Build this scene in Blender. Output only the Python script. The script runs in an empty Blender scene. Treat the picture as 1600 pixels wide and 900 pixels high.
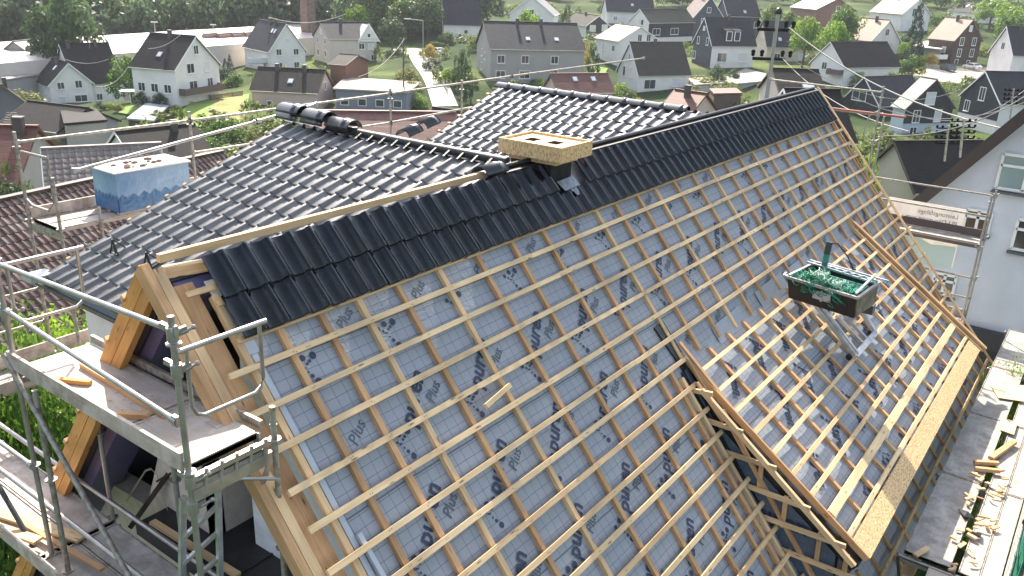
import bpy, math, random
from mathutils import Vector, Matrix
R_ = math.radians
rnd = random.Random(7)
S = bpy.context.scene
COL = S.collection
# ------------------------------------------------------------------ camera numbers (also used to survey the distance)
CP = Vector((-3.54408644, -6.06325809, 11.79302696))
CR = Vector((0.59517179, -0.80280322, 0.03574251))
CU = Vector((0.26359568, 0.23705168, 0.93505284))
CW = Vector((0.75913625, 0.54709551, -0.35270194))
CF = 1302.28
H = 9.5
AL = R_(49.8)
def ray(px, py): return (CW*CF + CR*(px-800) - CU*(py-450)).normalized()
def at_z(px, py, z):
    d = ray(px, py); return CP + d*((z-CP.z)/d.z)
def at_ax(px, py, ax, v):
    d = ray(px, py); return CP + d*((v-CP[ax])/d[ax])
def at_D(px, py, D):
    d = ray(px, py); return CP + d*(D/math.hypot(d.x, d.y))
def sm(a, b, x):
    t = min(1, max(0, (x-a)/(b-a))); return t*t*(3-2*t)
PADS = [[72.41, 147.59, -1.35], [74.2077, 153.72285, -1.45], [73.58, 110.04, 3.48], [113.15, 137.66, 0.66], [123.75, 139.73, 2.02], [88.86, 98.7, -1.4], [101.25, 104.26, 4.45], [169.3, 144.32, 0.62], [128.58, 98.51, 3.13], [158.16, 108.01, 4.55], [206.48, 119.04, -0.71], [234.26, 134.11, 0.78], [162.85, 82.49, 2.76], [193.5, 99.62, 1.39], [218.21, 91.71, 1.58], [228.23, 92.74, 1.17], [177.65, 74.82, 0.55], [146.14, 75.86, 0.01], [111.59, 70.87, -0.57], [198.06, 69.18, 0.65], [234.27, 62.98, 7.07], [268.61, 50.23, 2.64], [222.31, 46.39, 0.61], [174.65, 45.92, 1.96], [227.87, 29.13, -0.06], [317.91, 38.06, 1.11], [214.4, 20.41, -0.26], [157.78, 34.01, -1.71], [143.72, 19.63, -0.08], [150.55, 14.11, 1.53], [43.92, 107.33, -1.08], [76.45, 10.32, -0.82], [72.69, 168.28, 0.28]]
def zt(x, y):
    z = base_z(x, y); D = math.hypot(x+3.5, y+6)
    if D < 40 or D > 420: return z
    sw_ = .25; sz = 0
    for a, b, c in PADS:
        d2 = (x-a)**2+(y-b)**2
        if d2 < 2500: w_ = math.exp(-d2/200); sw_ += w_; sz += w_*c
    return z+sz/sw_
def base_z(x, y):
    D = math.hypot(x+3.5, y+6); az = math.degrees(math.atan2(y+6, x+3.5))
    if az < -90: az += 360
    z = -10*sm(22, 100, D)
    g = 1-sm(36, 56, az)
    z += g*0.065*max(0, min(D, 900)-150)*sm(140, 190, D)
    z -= 1.5*sm(50, 62, az)*sm(60, 140, D)
    z -= 4*sm(170, 182, D)*sm(54, 60, az)*(1-sm(225, 245, D))
    z += (1-g)*0.16*max(0, min(D, 700)-255)
    return z
def ground(px, py):
    d = ray(px, py); t = 12.0
    for i in range(4000):
        p = CP+d*t
        if p.z <= zt(p.x, p.y): break
        t += 0.25+t*0.002
    return p
# ------------------------------------------------------------------ materials
MATS = {}
def mat(name, col=(.5,.5,.5), rough=.6, metal=0, noise=None, bump=0, bscale=40, spec=.5, coat=0, island=False):
    """noise = (scale, colour2, contrast low, high)"""
    if name in MATS: return MATS[name]
    m = bpy.data.materials.new(name); m.use_nodes = True
    nt = m.node_tree; b = nt.nodes['Principled BSDF']
    b.inputs['Base Color'].default_value = (*col, 1)
    b.inputs['Roughness'].default_value = rough
    b.inputs['Metallic'].default_value = metal
    b.inputs['Specular IOR Level'].default_value = spec
    b.inputs['Coat Weight'].default_value = coat
    tc = nt.nodes.new('ShaderNodeTexCoord')
    if noise:
        sc, c2, lo, hi = noise[:4]
        n = nt.nodes.new('ShaderNodeTexNoise'); n.inputs['Scale'].default_value = sc; n.inputs['Detail'].default_value = 6
        mp = nt.nodes.new('ShaderNodeMapping')
        if len(noise) > 4: mp.inputs['Scale'].default_value = noise[4]
        nt.links.new(tc.outputs['Object'], mp.inputs[0]); nt.links.new(mp.outputs[0], n.inputs['Vector'])
        r = nt.nodes.new('ShaderNodeMapRange'); r.inputs[1].default_value = lo; r.inputs[2].default_value = hi
        nt.links.new(n.outputs[0], r.inputs[0])
        x = nt.nodes.new('ShaderNodeMix'); x.data_type = 'RGBA'
        x.inputs[6].default_value = (*col, 1); x.inputs[7].default_value = (*c2, 1)
        nt.links.new(r.outputs[0], x.inputs[0]); nt.links.new(x.outputs[2], b.inputs['Base Color'])
    if bump:
        n2 = nt.nodes.new('ShaderNodeTexNoise'); n2.inputs['Scale'].default_value = bscale; n2.inputs['Detail'].default_value = 5
        nt.links.new(tc.outputs['Object'], n2.inputs['Vector'])
        bp = nt.nodes.new('ShaderNodeBump'); bp.inputs['Strength'].default_value = bump; bp.inputs['Distance'].default_value = .02
        nt.links.new(n2.outputs[0], bp.inputs['Height']); nt.links.new(bp.outputs[0], b.inputs['Normal'])
    if island:
        g = nt.nodes.new('ShaderNodeNewGeometry'); r = nt.nodes.new('ShaderNodeMapRange'); r.inputs[3].default_value = .65; r.inputs[4].default_value = 1.5
        h = nt.nodes.new('ShaderNodeHueSaturation'); nt.links.new(g.outputs['Random Per Island'], r.inputs[0]); nt.links.new(r.outputs[0], h.inputs['Value'])
        src = b.inputs['Base Color'].links[0].from_socket; nt.links.new(src, h.inputs['Color']); nt.links.new(h.outputs[0], b.inputs['Base Color'])
        r3 = nt.nodes.new('ShaderNodeMapRange'); r3.inputs[3].default_value = rough*.8; r3.inputs[4].default_value = rough*1.35; nt.links.new(g.outputs['Random Per Island'], r3.inputs[0]); nt.links.new(r3.outputs[0], b.inputs['Roughness'])
    MATS[name] = m; return m
def wood(name, c1, c2, rough=.65, grain=9, knots=True, dirt=None):
    """timber with grain running along the longest UV direction (UV u = metres along the piece)"""
    if name in MATS: return MATS[name]
    m = bpy.data.materials.new(name); m.use_nodes = True
    nt = m.node_tree; L = nt.links; N = nt.nodes; b = N['Principled BSDF']
    b.inputs['Roughness'].default_value = rough; b.inputs['Specular IOR Level'].default_value = .25
    uv = N.new('ShaderNodeUVMap'); mp = N.new('ShaderNodeMapping'); mp.inputs['Scale'].default_value = (1.3, 28, 1)
    L.new(uv.outputs[0], mp.inputs[0])
    n = N.new('ShaderNodeTexNoise'); n.inputs['Scale'].default_value = 2.2; n.inputs['Detail'].default_value = 8; n.inputs['Distortion'].default_value = .6
    L.new(mp.outputs[0], n.inputs[0])
    r = N.new('ShaderNodeMapRange'); r.inputs[1].default_value = .32; r.inputs[2].default_value = .7; L.new(n.outputs[0], r.inputs[0])
    x = N.new('ShaderNodeMix'); x.data_type = 'RGBA'; x.inputs[6].default_value = (*c1, 1); x.inputs[7].default_value = (*c2, 1)
    L.new(r.outputs[0], x.inputs[0]); out = x.outputs[2]
    # large tone drift
    mp2 = N.new('ShaderNodeMapping'); mp2.inputs['Scale'].default_value = (1.1, 2.3, 1); L.new(uv.outputs[0], mp2.inputs[0])
    n2 = N.new('ShaderNodeTexNoise'); n2.inputs['Scale'].default_value = 1.0; n2.inputs['Detail'].default_value = 3; L.new(mp2.outputs[0], n2.inputs[0])
    r2 = N.new('ShaderNodeMapRange'); r2.inputs[1].default_value = .3; r2.inputs[2].default_value = .7; r2.inputs[3].default_value = .62; r2.inputs[4].default_value = 1.12; L.new(n2.outputs[0], r2.inputs[0])
    h = N.new('ShaderNodeHueSaturation'); L.new(r2.outputs[0], h.inputs['Value']); L.new(out, h.inputs['Color']); out = h.outputs[0]
    if knots:
        mp3 = N.new('ShaderNodeMapping'); mp3.inputs['Scale'].default_value = (3.2, 15, 1); L.new(uv.outputs[0], mp3.inputs[0])
        v = N.new('ShaderNodeTexVoronoi'); v.inputs['Scale'].default_value = 1; L.new(mp3.outputs[0], v.inputs[0])
        r3 = N.new('ShaderNodeMapRange'); r3.inputs[1].default_value = .06; r3.inputs[2].default_value = .17; r3.inputs[3].default_value = .28; r3.inputs[4].default_value = 1; L.new(v.outputs[0], r3.inputs[0])
        h2 = N.new('ShaderNodeHueSaturation'); L.new(r3.outputs[0], h2.inputs['Value']); L.new(out, h2.inputs['Color']); out = h2.outputs[0]
    if dirt:
        tc = N.new('ShaderNodeTexCoord')
        n4 = N.new('ShaderNodeTexNoise'); n4.inputs['Scale'].default_value = 3; n4.inputs['Detail'].default_value = 9; n4.inputs['Roughness'].default_value = .7; L.new(tc.outputs['Object'], n4.inputs[0])
        r4 = N.new('ShaderNodeMapRange'); r4.inputs[1].default_value = .42; r4.inputs[2].default_value = .62; L.new(n4.outputs[0], r4.inputs[0])
        x4 = N.new('ShaderNodeMix'); x4.data_type = 'RGBA'; L.new(r4.outputs[0], x4.inputs[0]); L.new(out, x4.inputs[6]); x4.inputs[7].default_value = (*dirt, 1); out = x4.outputs[2]
    L.new(out, b.inputs['Base Color'])
    bp = N.new('ShaderNodeBump'); bp.inputs['Strength'].default_value = .25; bp.inputs['Distance'].default_value = .004
    L.new(n.outputs[0], bp.inputs['Height']); L.new(bp.outputs[0], b.inputs['Normal'])
    MATS[name] = m; return m
def membrane_mat(name, c1, c2, line):
    m = bpy.data.materials.new(name); m.use_nodes = True
    nt = m.node_tree; L = nt.links; N = nt.nodes; b = N['Principled BSDF']
    b.inputs['Roughness'].default_value = .55; b.inputs['Specular IOR Level'].default_value = .35
    uv = N.new('ShaderNodeUVMap'); sp = N.new('ShaderNodeSeparateXYZ')
    nw = N.new('ShaderNodeTexNoise'); nw.inputs['Scale'].default_value = 2.2; nw.inputs['Detail'].default_value = 3; L.new(uv.outputs[0], nw.inputs[0])
    vs = N.new('ShaderNodeVectorMath'); vs.operation = 'SCALE'; vs.inputs[3].default_value = .03
    sub = N.new('ShaderNodeVectorMath'); sub.operation = 'SUBTRACT'; sub.inputs[1].default_value = (.5, .5, .5)
    L.new(nw.outputs[1], sub.inputs[0]); L.new(sub.outputs[0], vs.inputs[0])
    ad = N.new('ShaderNodeVectorMath'); ad.operation = 'ADD'; L.new(uv.outputs[0], ad.inputs[0]); L.new(vs.outputs[0], ad.inputs[1]); L.new(ad.outputs[0], sp.inputs[0])
    def M(op, a, bb):
        q = N.new('ShaderNodeMath'); q.operation = op
        for i, v in enumerate((a, bb)):
            if v is None: continue
            if isinstance(v, (int, float)): q.inputs[i].default_value = v
            else: L.new(v, q.inputs[i])
        return q.outputs[0]
    lx = M('LESS_THAN', M('FRACT', M('DIVIDE', sp.outputs[0], .12), None), .045)
    ly = M('LESS_THAN', M('FRACT', M('DIVIDE', sp.outputs[1], .108), None), .05)
    seam = M('LESS_THAN', M('FRACT', M('DIVIDE', M('ADD', sp.outputs[1], .3), 1.43), None), .012)
    ln = M('MAXIMUM', M('MAXIMUM', lx, ly), seam)
    n1 = N.new('ShaderNodeTexNoise'); n1.inputs['Scale'].default_value = 1.3; n1.inputs['Detail'].default_value = 7; n1.inputs['Roughness'].default_value = .65; L.new(uv.outputs[0], n1.inputs[0])
    r = N.new('ShaderNodeMapRange'); r.inputs[1].default_value = .35; r.inputs[2].default_value = .68; L.new(n1.outputs[0], r.inputs[0])
    x = N.new('ShaderNodeMix'); x.data_type = 'RGBA'; x.inputs[6].default_value = (*c1, 1); x.inputs[7].default_value = (*c2, 1); L.new(r.outputs[0], x.inputs[0])
    x2 = N.new('ShaderNodeMix'); x2.data_type = 'RGBA'; L.new(x.outputs[2], x2.inputs[6]); x2.inputs[7].default_value = (*line, 1)
    L.new(M('MULTIPLY', ln, .72), x2.inputs[0]); L.new(x2.outputs[2], b.inputs['Base Color'])
    # wrinkles: stretched ridged noise
    mp = N.new('ShaderNodeMapping'); mp.inputs['Scale'].default_value = (2.2, 5, 1); mp.inputs['Rotation'].default_value = (0, 0, .5); L.new(uv.outputs[0], mp.inputs[0])
    n2 = N.new('ShaderNodeTexNoise'); n2.inputs['Scale'].default_value = 1.6; n2.inputs['Detail'].default_value = 5; n2.inputs['Distortion'].default_value = 1.5; L.new(mp.outputs[0], n2.inputs[0])
    rg = M('ABSOLUTE', M('SUBTRACT', n2.outputs[0], .5), None)
    n3 = N.new('ShaderNodeTexNoise'); n3.inputs['Scale'].default_value = 22; n3.inputs['Detail'].default_value = 4; L.new(uv.outputs[0], n3.inputs[0])
    hh = M('ADD', M('MULTIPLY', rg, 1.6), M('MULTIPLY', n3.outputs[0], .22))
    bp = N.new('ShaderNodeBump'); bp.inputs['Strength'].default_value = .25; bp.inputs['Distance'].default_value = .025
    L.new(hh, bp.inputs['Height']); L.new(bp.outputs[0], b.inputs['Normal'])
    MATS[name] = m; return m
def roof_mat(name, c1, c2, rough=.55, step=.24, spec=.4):
    """small distant roof covering: courses at constant height, mottled"""
    if name in MATS: return MATS[name]
    m = bpy.data.materials.new(name); m.use_nodes = True
    nt = m.node_tree; L = nt.links; N = nt.nodes; b = N['Principled BSDF']
    b.inputs['Roughness'].default_value = rough; b.inputs['Specular IOR Level'].default_value = spec
    tc = N.new('ShaderNodeTexCoord'); sp = N.new('ShaderNodeSeparateXYZ'); L.new(tc.outputs['Object'], sp.inputs[0])
    def M(op, a, bb=None):
        q = N.new('ShaderNodeMath'); q.operation = op
        for i, v in enumerate((a, bb)):
            if v is None: continue
            if isinstance(v, (int, float)): q.inputs[i].default_value = v
            else: L.new(v, q.inputs[i])
        return q.outputs[0]
    fr = M('FRACT', M('DIVIDE', sp.outputs[2], step))
    n = N.new('ShaderNodeTexNoise'); n.inputs['Scale'].default_value = .9; n.inputs['Detail'].default_value = 9; n.inputs['Roughness'].default_value = .7; L.new(tc.outputs['Object'], n.inputs[0])
    n2 = N.new('ShaderNodeTexVoronoi'); n2.inputs['Scale'].default_value = 3.5; L.new(tc.outputs['Object'], n2.inputs[0])
    a = M('ADD', M('MULTIPLY', n.outputs[0], .9), M('MULTIPLY', n2.outputs[1], .18))
    r = N.new('ShaderNodeMapRange'); r.inputs[1].default_value = .4; r.inputs[2].default_value = .75; L.new(a, r.inputs[0])
    x = N.new('ShaderNodeMix'); x.data_type = 'RGBA'; x.inputs[6].default_value = (*c1, 1); x.inputs[7].default_value = (*c2, 1); L.new(r.outputs[0], x.inputs[0])
    sh = N.new('ShaderNodeMapRange'); sh.inputs[1].default_value = 0; sh.inputs[2].default_value = .22; sh.inputs[3].default_value = .55; sh.inputs[4].default_value = 1; L.new(fr, sh.inputs[0])
    h = N.new('ShaderNodeHueSaturation'); L.new(x.outputs[2], h.inputs['Color']); L.new(sh.outputs[0], h.inputs['Value'])
    L.new(h.outputs[0], b.inputs['Base Color'])
    bp = N.new('ShaderNodeBump'); bp.inputs['Strength'].default_value = .5; bp.inputs['Distance'].default_value = .05
    L.new(fr, bp.inputs['Height']); L.new(bp.outputs[0], b.inputs['Normal'])
    MATS[name] = m; return m
def leaf_mat(name, c, c2):
    if name in MATS: return MATS[name]
    m = bpy.data.materials.new(name); m.use_nodes = True
    nt = m.node_tree; L = nt.links; N = nt.nodes; b = N['Principled BSDF']
    b.inputs['Roughness'].default_value = .5; b.inputs['Specular IOR Level'].default_value = .3
    g = N.new('ShaderNodeNewGeometry')
    x = N.new('ShaderNodeMix'); x.data_type = 'RGBA'; x.inputs[6].default_value = (*c, 1); x.inputs[7].default_value = (*c2, 1)
    L.new(g.outputs['Random Per Island'], x.inputs[0]); L.new(x.outputs[2], b.inputs['Base Color'])
    t = N.new('ShaderNodeBsdfTranslucent'); h = N.new('ShaderNodeHueSaturation'); h.inputs['Value'].default_value = 1.7; h.inputs['Hue'].default_value = .485; L.new(x.outputs[2], h.inputs['Color']); L.new(h.outputs[0], t.inputs[0])
    ms = N.new('ShaderNodeMixShader'); ms.inputs[0].default_value = .45; L.new(b.outputs[0], ms.inputs[1]); L.new(t.outputs[0], ms.inputs[2])
    L.new(ms.outputs[0], N['Material Output'].inputs[0])
    MATS[name] = m; return m

PINE = wood('new_pine', (.78,.56,.32), (.64,.41,.21))
PINE2 = wood('counter_pine', (.64,.40,.21), (.50,.28,.13))
PINE3 = wood('pale_pine', (.84,.64,.38), (.73,.49,.26))
ORANGE = wood('oiled_larch', (.68,.36,.12), (.56,.26,.075))
OLDW = wood('old_scaffold_wood', (.50,.41,.35), (.36,.29,.25), dirt=(.58,.50,.44), knots=False)
GREYW = wood('grey_deck_plank', (.56,.53,.49), (.42,.39,.36), dirt=(.28,.255,.23), knots=False)
LIGHTDECK = wood('bleached_deck', (.66,.60,.53), (.52,.45,.39), dirt=(.40,.34,.29), knots=False)
OSB = mat('osb', (.72,.50,.26), .75, noise=(26, (.45,.27,.12), .45, .62, (1,2.2,1)), bump=.4, bscale=60)
STEEL = mat('galvanised_steel', (.46,.44,.43), .42, .7, noise=(6, (.32,.30,.29), .35, .7), bump=.15, bscale=90)
STEEL_OLD = mat('worn_steel', (.40,.38,.34), .55, .5, noise=(18, (.26,.22,.18), .42, .62), bump=.2, bscale=90)
DARKST = mat('dark_painted_steel', (.05,.06,.065), .5, .3)
ALU = mat('aluminium', (.66,.68,.70), .35, .8, noise=(9, (.5,.52,.54), .4, .6))
TILE = mat('glazed_black_tile', (.004,.006,.010), .10, noise=(5, (.012,.015,.022), .4, .7), bump=.05, bscale=30, spec=.33, island=True)
TILE2 = mat('glare_lightened_black_tile', (.10,.098,.095), .56, noise=(3, (.15,.145,.14), .4, .7), bump=.15, bscale=40, spec=1.0, coat=.5, island=True)  # same black tile as the front strip, base colour lightened for sun glare
RIDGE = mat('black_ridge_tile', (.03,.033,.04), .28, spec=.6, bump=.05)
FELT = mat('black_ridge_roll', (.02,.02,.023), .45, bump=.5, bscale=60)
FOIL = mat('black_foil', (.012,.013,.015), .35, bump=.9, bscale=9)
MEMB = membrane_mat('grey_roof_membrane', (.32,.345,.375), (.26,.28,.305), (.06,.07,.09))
MEMB_D = membrane_mat('shade_darkened_membrane', (.10,.125,.17), (.075,.095,.13), (.035,.045,.07))  # copy of the grey membrane with cheek and attic shade in its colour
PRINT = mat('navy_print', (.022,.035,.075), .55)
PRINTG = mat('grey_print', (.07,.09,.12), .55)
METALW = mat('zinc_flashing', (.42,.45,.48), .4, .3, bump=.1)
RENDER_W = mat('white_render', (.78,.77,.75), .9, noise=(6, (.68,.66,.63), .4, .7), bump=.25, bscale=60)
RENDER_B = mat('beige_render', (.60,.53,.47), .9, noise=(8, (.50,.43,.38), .4, .7), bump=.4, bscale=70)
DARKIN = mat('dark_timber_attic_shade', (.045,.03,.022), .9, noise=(3, (.02,.014,.01), .4, .7, (1,6,1)))  # near-black tone carries the shade of the open attic
BITUMEN = mat('bitumen_sheet', (.022,.022,.023), .6, noise=(5, (.04,.038,.036), .5, .75), bump=.3)
PURPLE = mat('purple_lining', (.13,.12,.24), .6, bump=.8, bscale=6)
GLASS = mat('dark_window_glass', (.03,.04,.05), .12, spec=.9)
GLASSL = mat('blue_window_glass', (.22,.32,.33), .15, spec=.9)
BLIND = mat('roller_shutter', (.62,.63,.64), .6)
WHITE = mat('white_paint', (.80,.80,.78), .5)
GREEN_NET = mat('green_netting', (.0,.17,.10), .6)
WHITE_NET = mat('pale_netting', (.45,.60,.52), .6)
CABLE = mat('grey_cable', (.30,.29,.28), .6)
MATTE = mat('matt_black', (.012,.012,.013), 1.0, spec=0.0)
BLACKPL = mat('black_plastic', (.015,.015,.016), .4)
# ------------------------------------------------------------------ mesh builder
class MB:
    def __init__(s): s.v = []; s.f = []; s.uv = []; s.sm = []
    def face(s, pts, uvs=None, smooth=False):
        i = len(s.v); s.v += [tuple(p) for p in pts]; s.f.append(tuple(range(i, i+len(pts))))
        s.uv.append(uvs if uvs else [(0, 0)]*len(pts)); s.sm.append(smooth)
    def beam(s, p0, p1, w, h, up=(0,0,1), t=0.0):
        """oriented bar; w across, h along up; centred on the line"""
        p0 = Vector(p0); p1 = Vector(p1); a = (p1-p0); Ln = a.length
        if Ln < 1e-6: return s
        a /= Ln; u = Vector(up); u = (u-a*u.dot(a))
        if u.length < 1e-6: u = Vector((1,0,0))-a*a.x
        u.normalize(); c = a.cross(u)
        o = [(-w/2,-h/2), (w/2,-h/2), (w/2,h/2), (-w/2,h/2)]
        A = [p0+c*x+u*y for x, y in o]; B = [p1+c*x+u*y for x, y in o]
        k = rnd.random()*40; k2 = rnd.random()*9
        acc = 0
        for i in range(4):
            j = (i+1) % 4; d = w if i % 2 == 0 else h
            s.face([A[i], A[j], B[j], B[i]], [(k, k2+acc), (k, k2+acc+d), (k+Ln, k2+acc+d), (k+Ln, k2+acc)])
            acc += d
        s.face([A[3], A[2], A[1], A[0]], [(k, k2), (k+.01, k2+w), (k+.02, k2+w), (k+.03, k2)])
        s.face(B, [(k, k2), (k+.01, k2+w), (k+.02, k2+w), (k+.03, k2)])
        return s
    def box(s, x0, x1, y0, y1, z0, z1, T=None):
        T = T or (lambda x, y, z: Vector((x, y, z)))
        P = [T(x, y, z) for z in (z0, z1) for y in (y0, y1) for x in (x0, x1)]
        k = rnd.random()*20
        for q, du, dv in (((0,2,3,1), y1-y0, x1-x0), ((4,5,7,6), x1-x0, y1-y0), ((0,1,5,4), x1-x0, z1-z0), ((2,6,7,3), z1-z0, x1-x0), ((0,4,6,2), z1-z0, y1-y0), ((1,3,7,5), y1-y0, z1-z0)):
            uv = [(0,0), (du,0), (du,dv), (0,dv)]
            if dv > du: uv = [(b, a) for a, b in uv]
            s.face([P[i] for i in q], [(k+a, k+b) for a, b in uv])
        return s
    def tube(s, pts, r, n=8, caps=True, r1=None):
        pts = [Vector(p) for p in pts]; rings = []
        for i, p in enumerate(pts):
            a = (pts[min(i+1, len(pts)-1)]-pts[max(i-1, 0)]).normalized()
            u = Vector((0,0,1)) if abs(a.z) < .9 else Vector((1,0,0))
            u = (u-a*u.dot(a)).normalized(); c = a.cross(u)
            rr = r if r1 is None else r+(r1-r)*i/(len(pts)-1)
            rings.append([p+(u*math.cos(k*2*math.pi/n)+c*math.sin(k*2*math.pi/n))*rr for k in range(n)])
        base = len(s.v)
        for rg in rings: s.v += [tuple(q) for q in rg]
        for i in range(len(pts)-1):
            for k in range(n):
                s.f.append((base+i*n+k, base+(i+1)*n+k, base+(i+1)*n+(k+1) % n, base+i*n+(k+1) % n)); s.uv.append([(0,0)]*4); s.sm.append(True)
        if caps:
            for rg in (rings[0][::-1], rings[-1][::-1][::-1]): s.face(rg)
        return s
    def prism(s, poly, off):
        """polygon (list of Vectors) extruded by vector off"""
        poly = [Vector(p) for p in poly]; off = Vector(off); n = len(poly)
        s.face([p for p in poly]); s.face([p+off for p in poly][::-1])
        for i in range(n):
            j = (i+1) % n; s.face([poly[i], poly[i]+off, poly[j]+off, poly[j]][::-1])
        return s
    def ball(s, c, r, n=8, m=6, sq=(1,1,1)):
        c = Vector(c); base = len(s.v)
        for i in range(m+1):
            th = math.pi*i/m
            for k in range(n):
                ph = 2*math.pi*k/n
                s.v.append((c.x+r*sq[0]*math.sin(th)*math.cos(ph), c.y+r*sq[1]*math.sin(th)*math.sin(ph), c.z+r*sq[2]*math.cos(th)))
        for i in range(m):
            for k in range(n):
                s.f.append((base+i*n+k, base+(i+1)*n+k, base+(i+1)*n+(k+1) % n, base+i*n+(k+1) % n)); s.uv.append([(0,0)]*4); s.sm.append(True)
        return s
WL = {}
def obj(name, mb, m, parent=None, kind=None, fix=True):
    me = bpy.data.meshes.new(name)
    n = len(mb.v); lo = [min(v[i] for v in mb.v) for i in range(3)]; hi = [max(v[i] for v in mb.v) for i in range(3)]
    c = Vector(((lo[0]+hi[0])/2, (lo[1]+hi[1])/2, lo[2] if parent is None else (lo[2]+hi[2])/2))
    me.from_pydata([(v[0]-c.x, v[1]-c.y, v[2]-c.z) for v in mb.v], [], mb.f)
    uvl = me.uv_layers.new(name='UVMap'); flat = []
    for u in mb.uv:
        for a in u: flat += a
    uvl.data.foreach_set('uv', flat)
    me.polygons.foreach_set('use_smooth', mb.sm)
    if isinstance(m, (list, tuple)):
        for q in m: me.materials.append(q)
    else: me.materials.append(m)
    me.update()
    o = bpy.data.objects.new(name, me); COL.objects.link(o)
    if parent is not None:
        o.parent = parent; o.location = c-WL[parent.name]
    else: o.location = c
    WL[o.name] = c.copy()
    if kind: o['kind'] = kind
    return o
def thing(name, label, cat, loc, group=None):
    o = bpy.data.objects.new(name, None); COL.objects.link(o); o.location = loc
    o.empty_display_size = .2
    o['label'] = label; o['category'] = cat
    if group: o['group'] = group
    WL[o.name] = Vector(loc); return o
def tag(o, label, cat, group=None):
    o['label'] = label; o['category'] = cat
    if group: o['group'] = group
    return o
def dup(root, loc, rotz=0, scale=1, label=None, group=None):
    r = root.copy(); COL.objects.link(r); r.location = loc; r.rotation_euler = (0, 0, rotz)
    r.scale = scale if isinstance(scale, (tuple, list)) else (scale,)*3
    if label: r['label'] = label
    if group: r['group'] = group
    for ch in root.children:
        c = ch.copy(); COL.objects.link(c); c.parent = r
        for g in ch.children:
            d = g.copy(); COL.objects.link(d); d.parent = c
    return r
# ================================================================== THE HOUSE UNDER CONSTRUCTION
NF = Vector((0, -math.sin(AL), math.cos(AL)))
def FP(s, t, h=0): return Vector((s, -t*math.cos(AL), H-t*math.sin(AL)))+NF*h
BE = R_(35); TB = 3.22
D0 = FP(0, TB)
ND = Vector((0, -math.sin(BE), math.cos(BE)))
def DP(s, t, h=0): return Vector((s, D0.y-t*math.cos(BE), D0.z-t*math.sin(BE)))+ND*h
BB = R_(52)
NB = Vector((0, math.sin(BB), math.cos(BB)))
def BP(s, t, h=0): return Vector((s, t*math.cos(BB), H-t*math.sin(BB)))+NB*h
house = thing('house_under_construction', 'large house with a half tiled roof, grey membrane and pale battens still open', 'house', (8, 0, 0))

# walls
m = MB()
m.box(.62, 16.3, -4.3, 4.6, -1.5, 3.9)
obj('wall', m, RENDER_W, house)
# gable wall beside the verge (pale render) and the recess
m = MB(); x0 = .45
yb = -(H-6.55)/math.tan(AL)
m.prism([(x0, -.25, 6.55), (x0, -2.45, 6.55), (x0, -.25, H-.25*math.tan(AL)-.2)], (.15, 0, 0))
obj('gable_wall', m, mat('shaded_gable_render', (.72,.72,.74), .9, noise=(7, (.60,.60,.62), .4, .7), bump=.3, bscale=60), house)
m = MB(); m.prism([(.26,1.42,6.2),(.26,1.02,7.05),(.26,.62,8.05),(.26,.12,8.05),(.26,.12,6.5)],(.12,0,0)); m.prism([(.26,.12,6.5),(1.5,.12,6.5),(1.5,.12,8.0),(.26,.12,8.0)],(0,.1,0))
obj('recess_wall', m, RENDER_B, house)
m = MB(); m.box(-.1, 1.5, -2.1, .92, 6.42, 6.55)
for y in (-1.6, -.5): m.beam((-.1, y, 6.56), (1.4, y, 6.56), .02, .01)
obj('recess_floor', m, BITUMEN, house)
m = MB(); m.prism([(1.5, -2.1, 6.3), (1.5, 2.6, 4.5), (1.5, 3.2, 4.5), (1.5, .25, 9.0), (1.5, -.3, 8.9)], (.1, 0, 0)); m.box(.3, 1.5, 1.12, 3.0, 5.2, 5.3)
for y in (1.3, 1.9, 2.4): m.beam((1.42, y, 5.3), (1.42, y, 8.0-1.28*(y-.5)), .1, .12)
obj('attic_interior', m, DARKIN, house)  # dark planes stand in for the unlit depth behind the gable
m = MB(); m.prism([(.35,-4.3,-1.5),(.35,4.4,-1.5),(.35,4.4,3.6),(.35,2.4,6.2),(.35,-2.2,6.4),(.35,-4.3,3.9)], (.25,0,0))
obj('gable_base_wall', m, RENDER_B, house)
# back slope body (purple lining below, dark above)
m = MB()
m.prism([BP(.02, .12, -.16), BP(.02, 7.3, -.16), BP(.02, 7.3, -.30), BP(.02, .12, -.30)], (.42, 0, 0))
obj('roof_lining', m, PURPLE, house)
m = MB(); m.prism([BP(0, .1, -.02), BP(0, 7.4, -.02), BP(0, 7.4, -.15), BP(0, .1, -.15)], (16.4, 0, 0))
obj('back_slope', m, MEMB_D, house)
# ---- front membrane
def sheet(f, s0, s1, t0, t1, ns, ntt, thick=.02, wob=.004):
    m = MB(); base = 0
    for j in range(ntt+1):
        for i in range(ns+1):
            s = s0+(s1-s0)*i/ns; t = t0+(t1-t0)*j/ntt
            h = wob*(math.sin(s*9.7+t*3.1)+math.sin(s*4.3-t*7.7+1))
            m.v.append(tuple(f(s, t, h)))
    for j in range(ntt):
        for i in range(ns):
            q = [j*(ns+1)+i, (j+1)*(ns+1)+i, (j+1)*(ns+1)+i+1, j*(ns+1)+i+1]
            m.f.append(tuple(q)); m.sm.append(True)
            m.uv.append([(s0+(s1-s0)*(k % (ns+1))/ns, t0+(t1-t0)*(k//(ns+1))/ntt) for k in q])
    a, b, c, d = f(s0, t0, -thick), f(s1, t0, -thick), f(s1, t1, -thick), f(s0, t1, -thick)
    m.face([a, b, c, d]); m.face([f(s0, t0), a, d, f(s0, t1)]); m.face([f(s0, t1), d, c, f(s1, t1)]); m.face([f(s1, t0), f(s1, t1), c, b])
    return m
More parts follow.
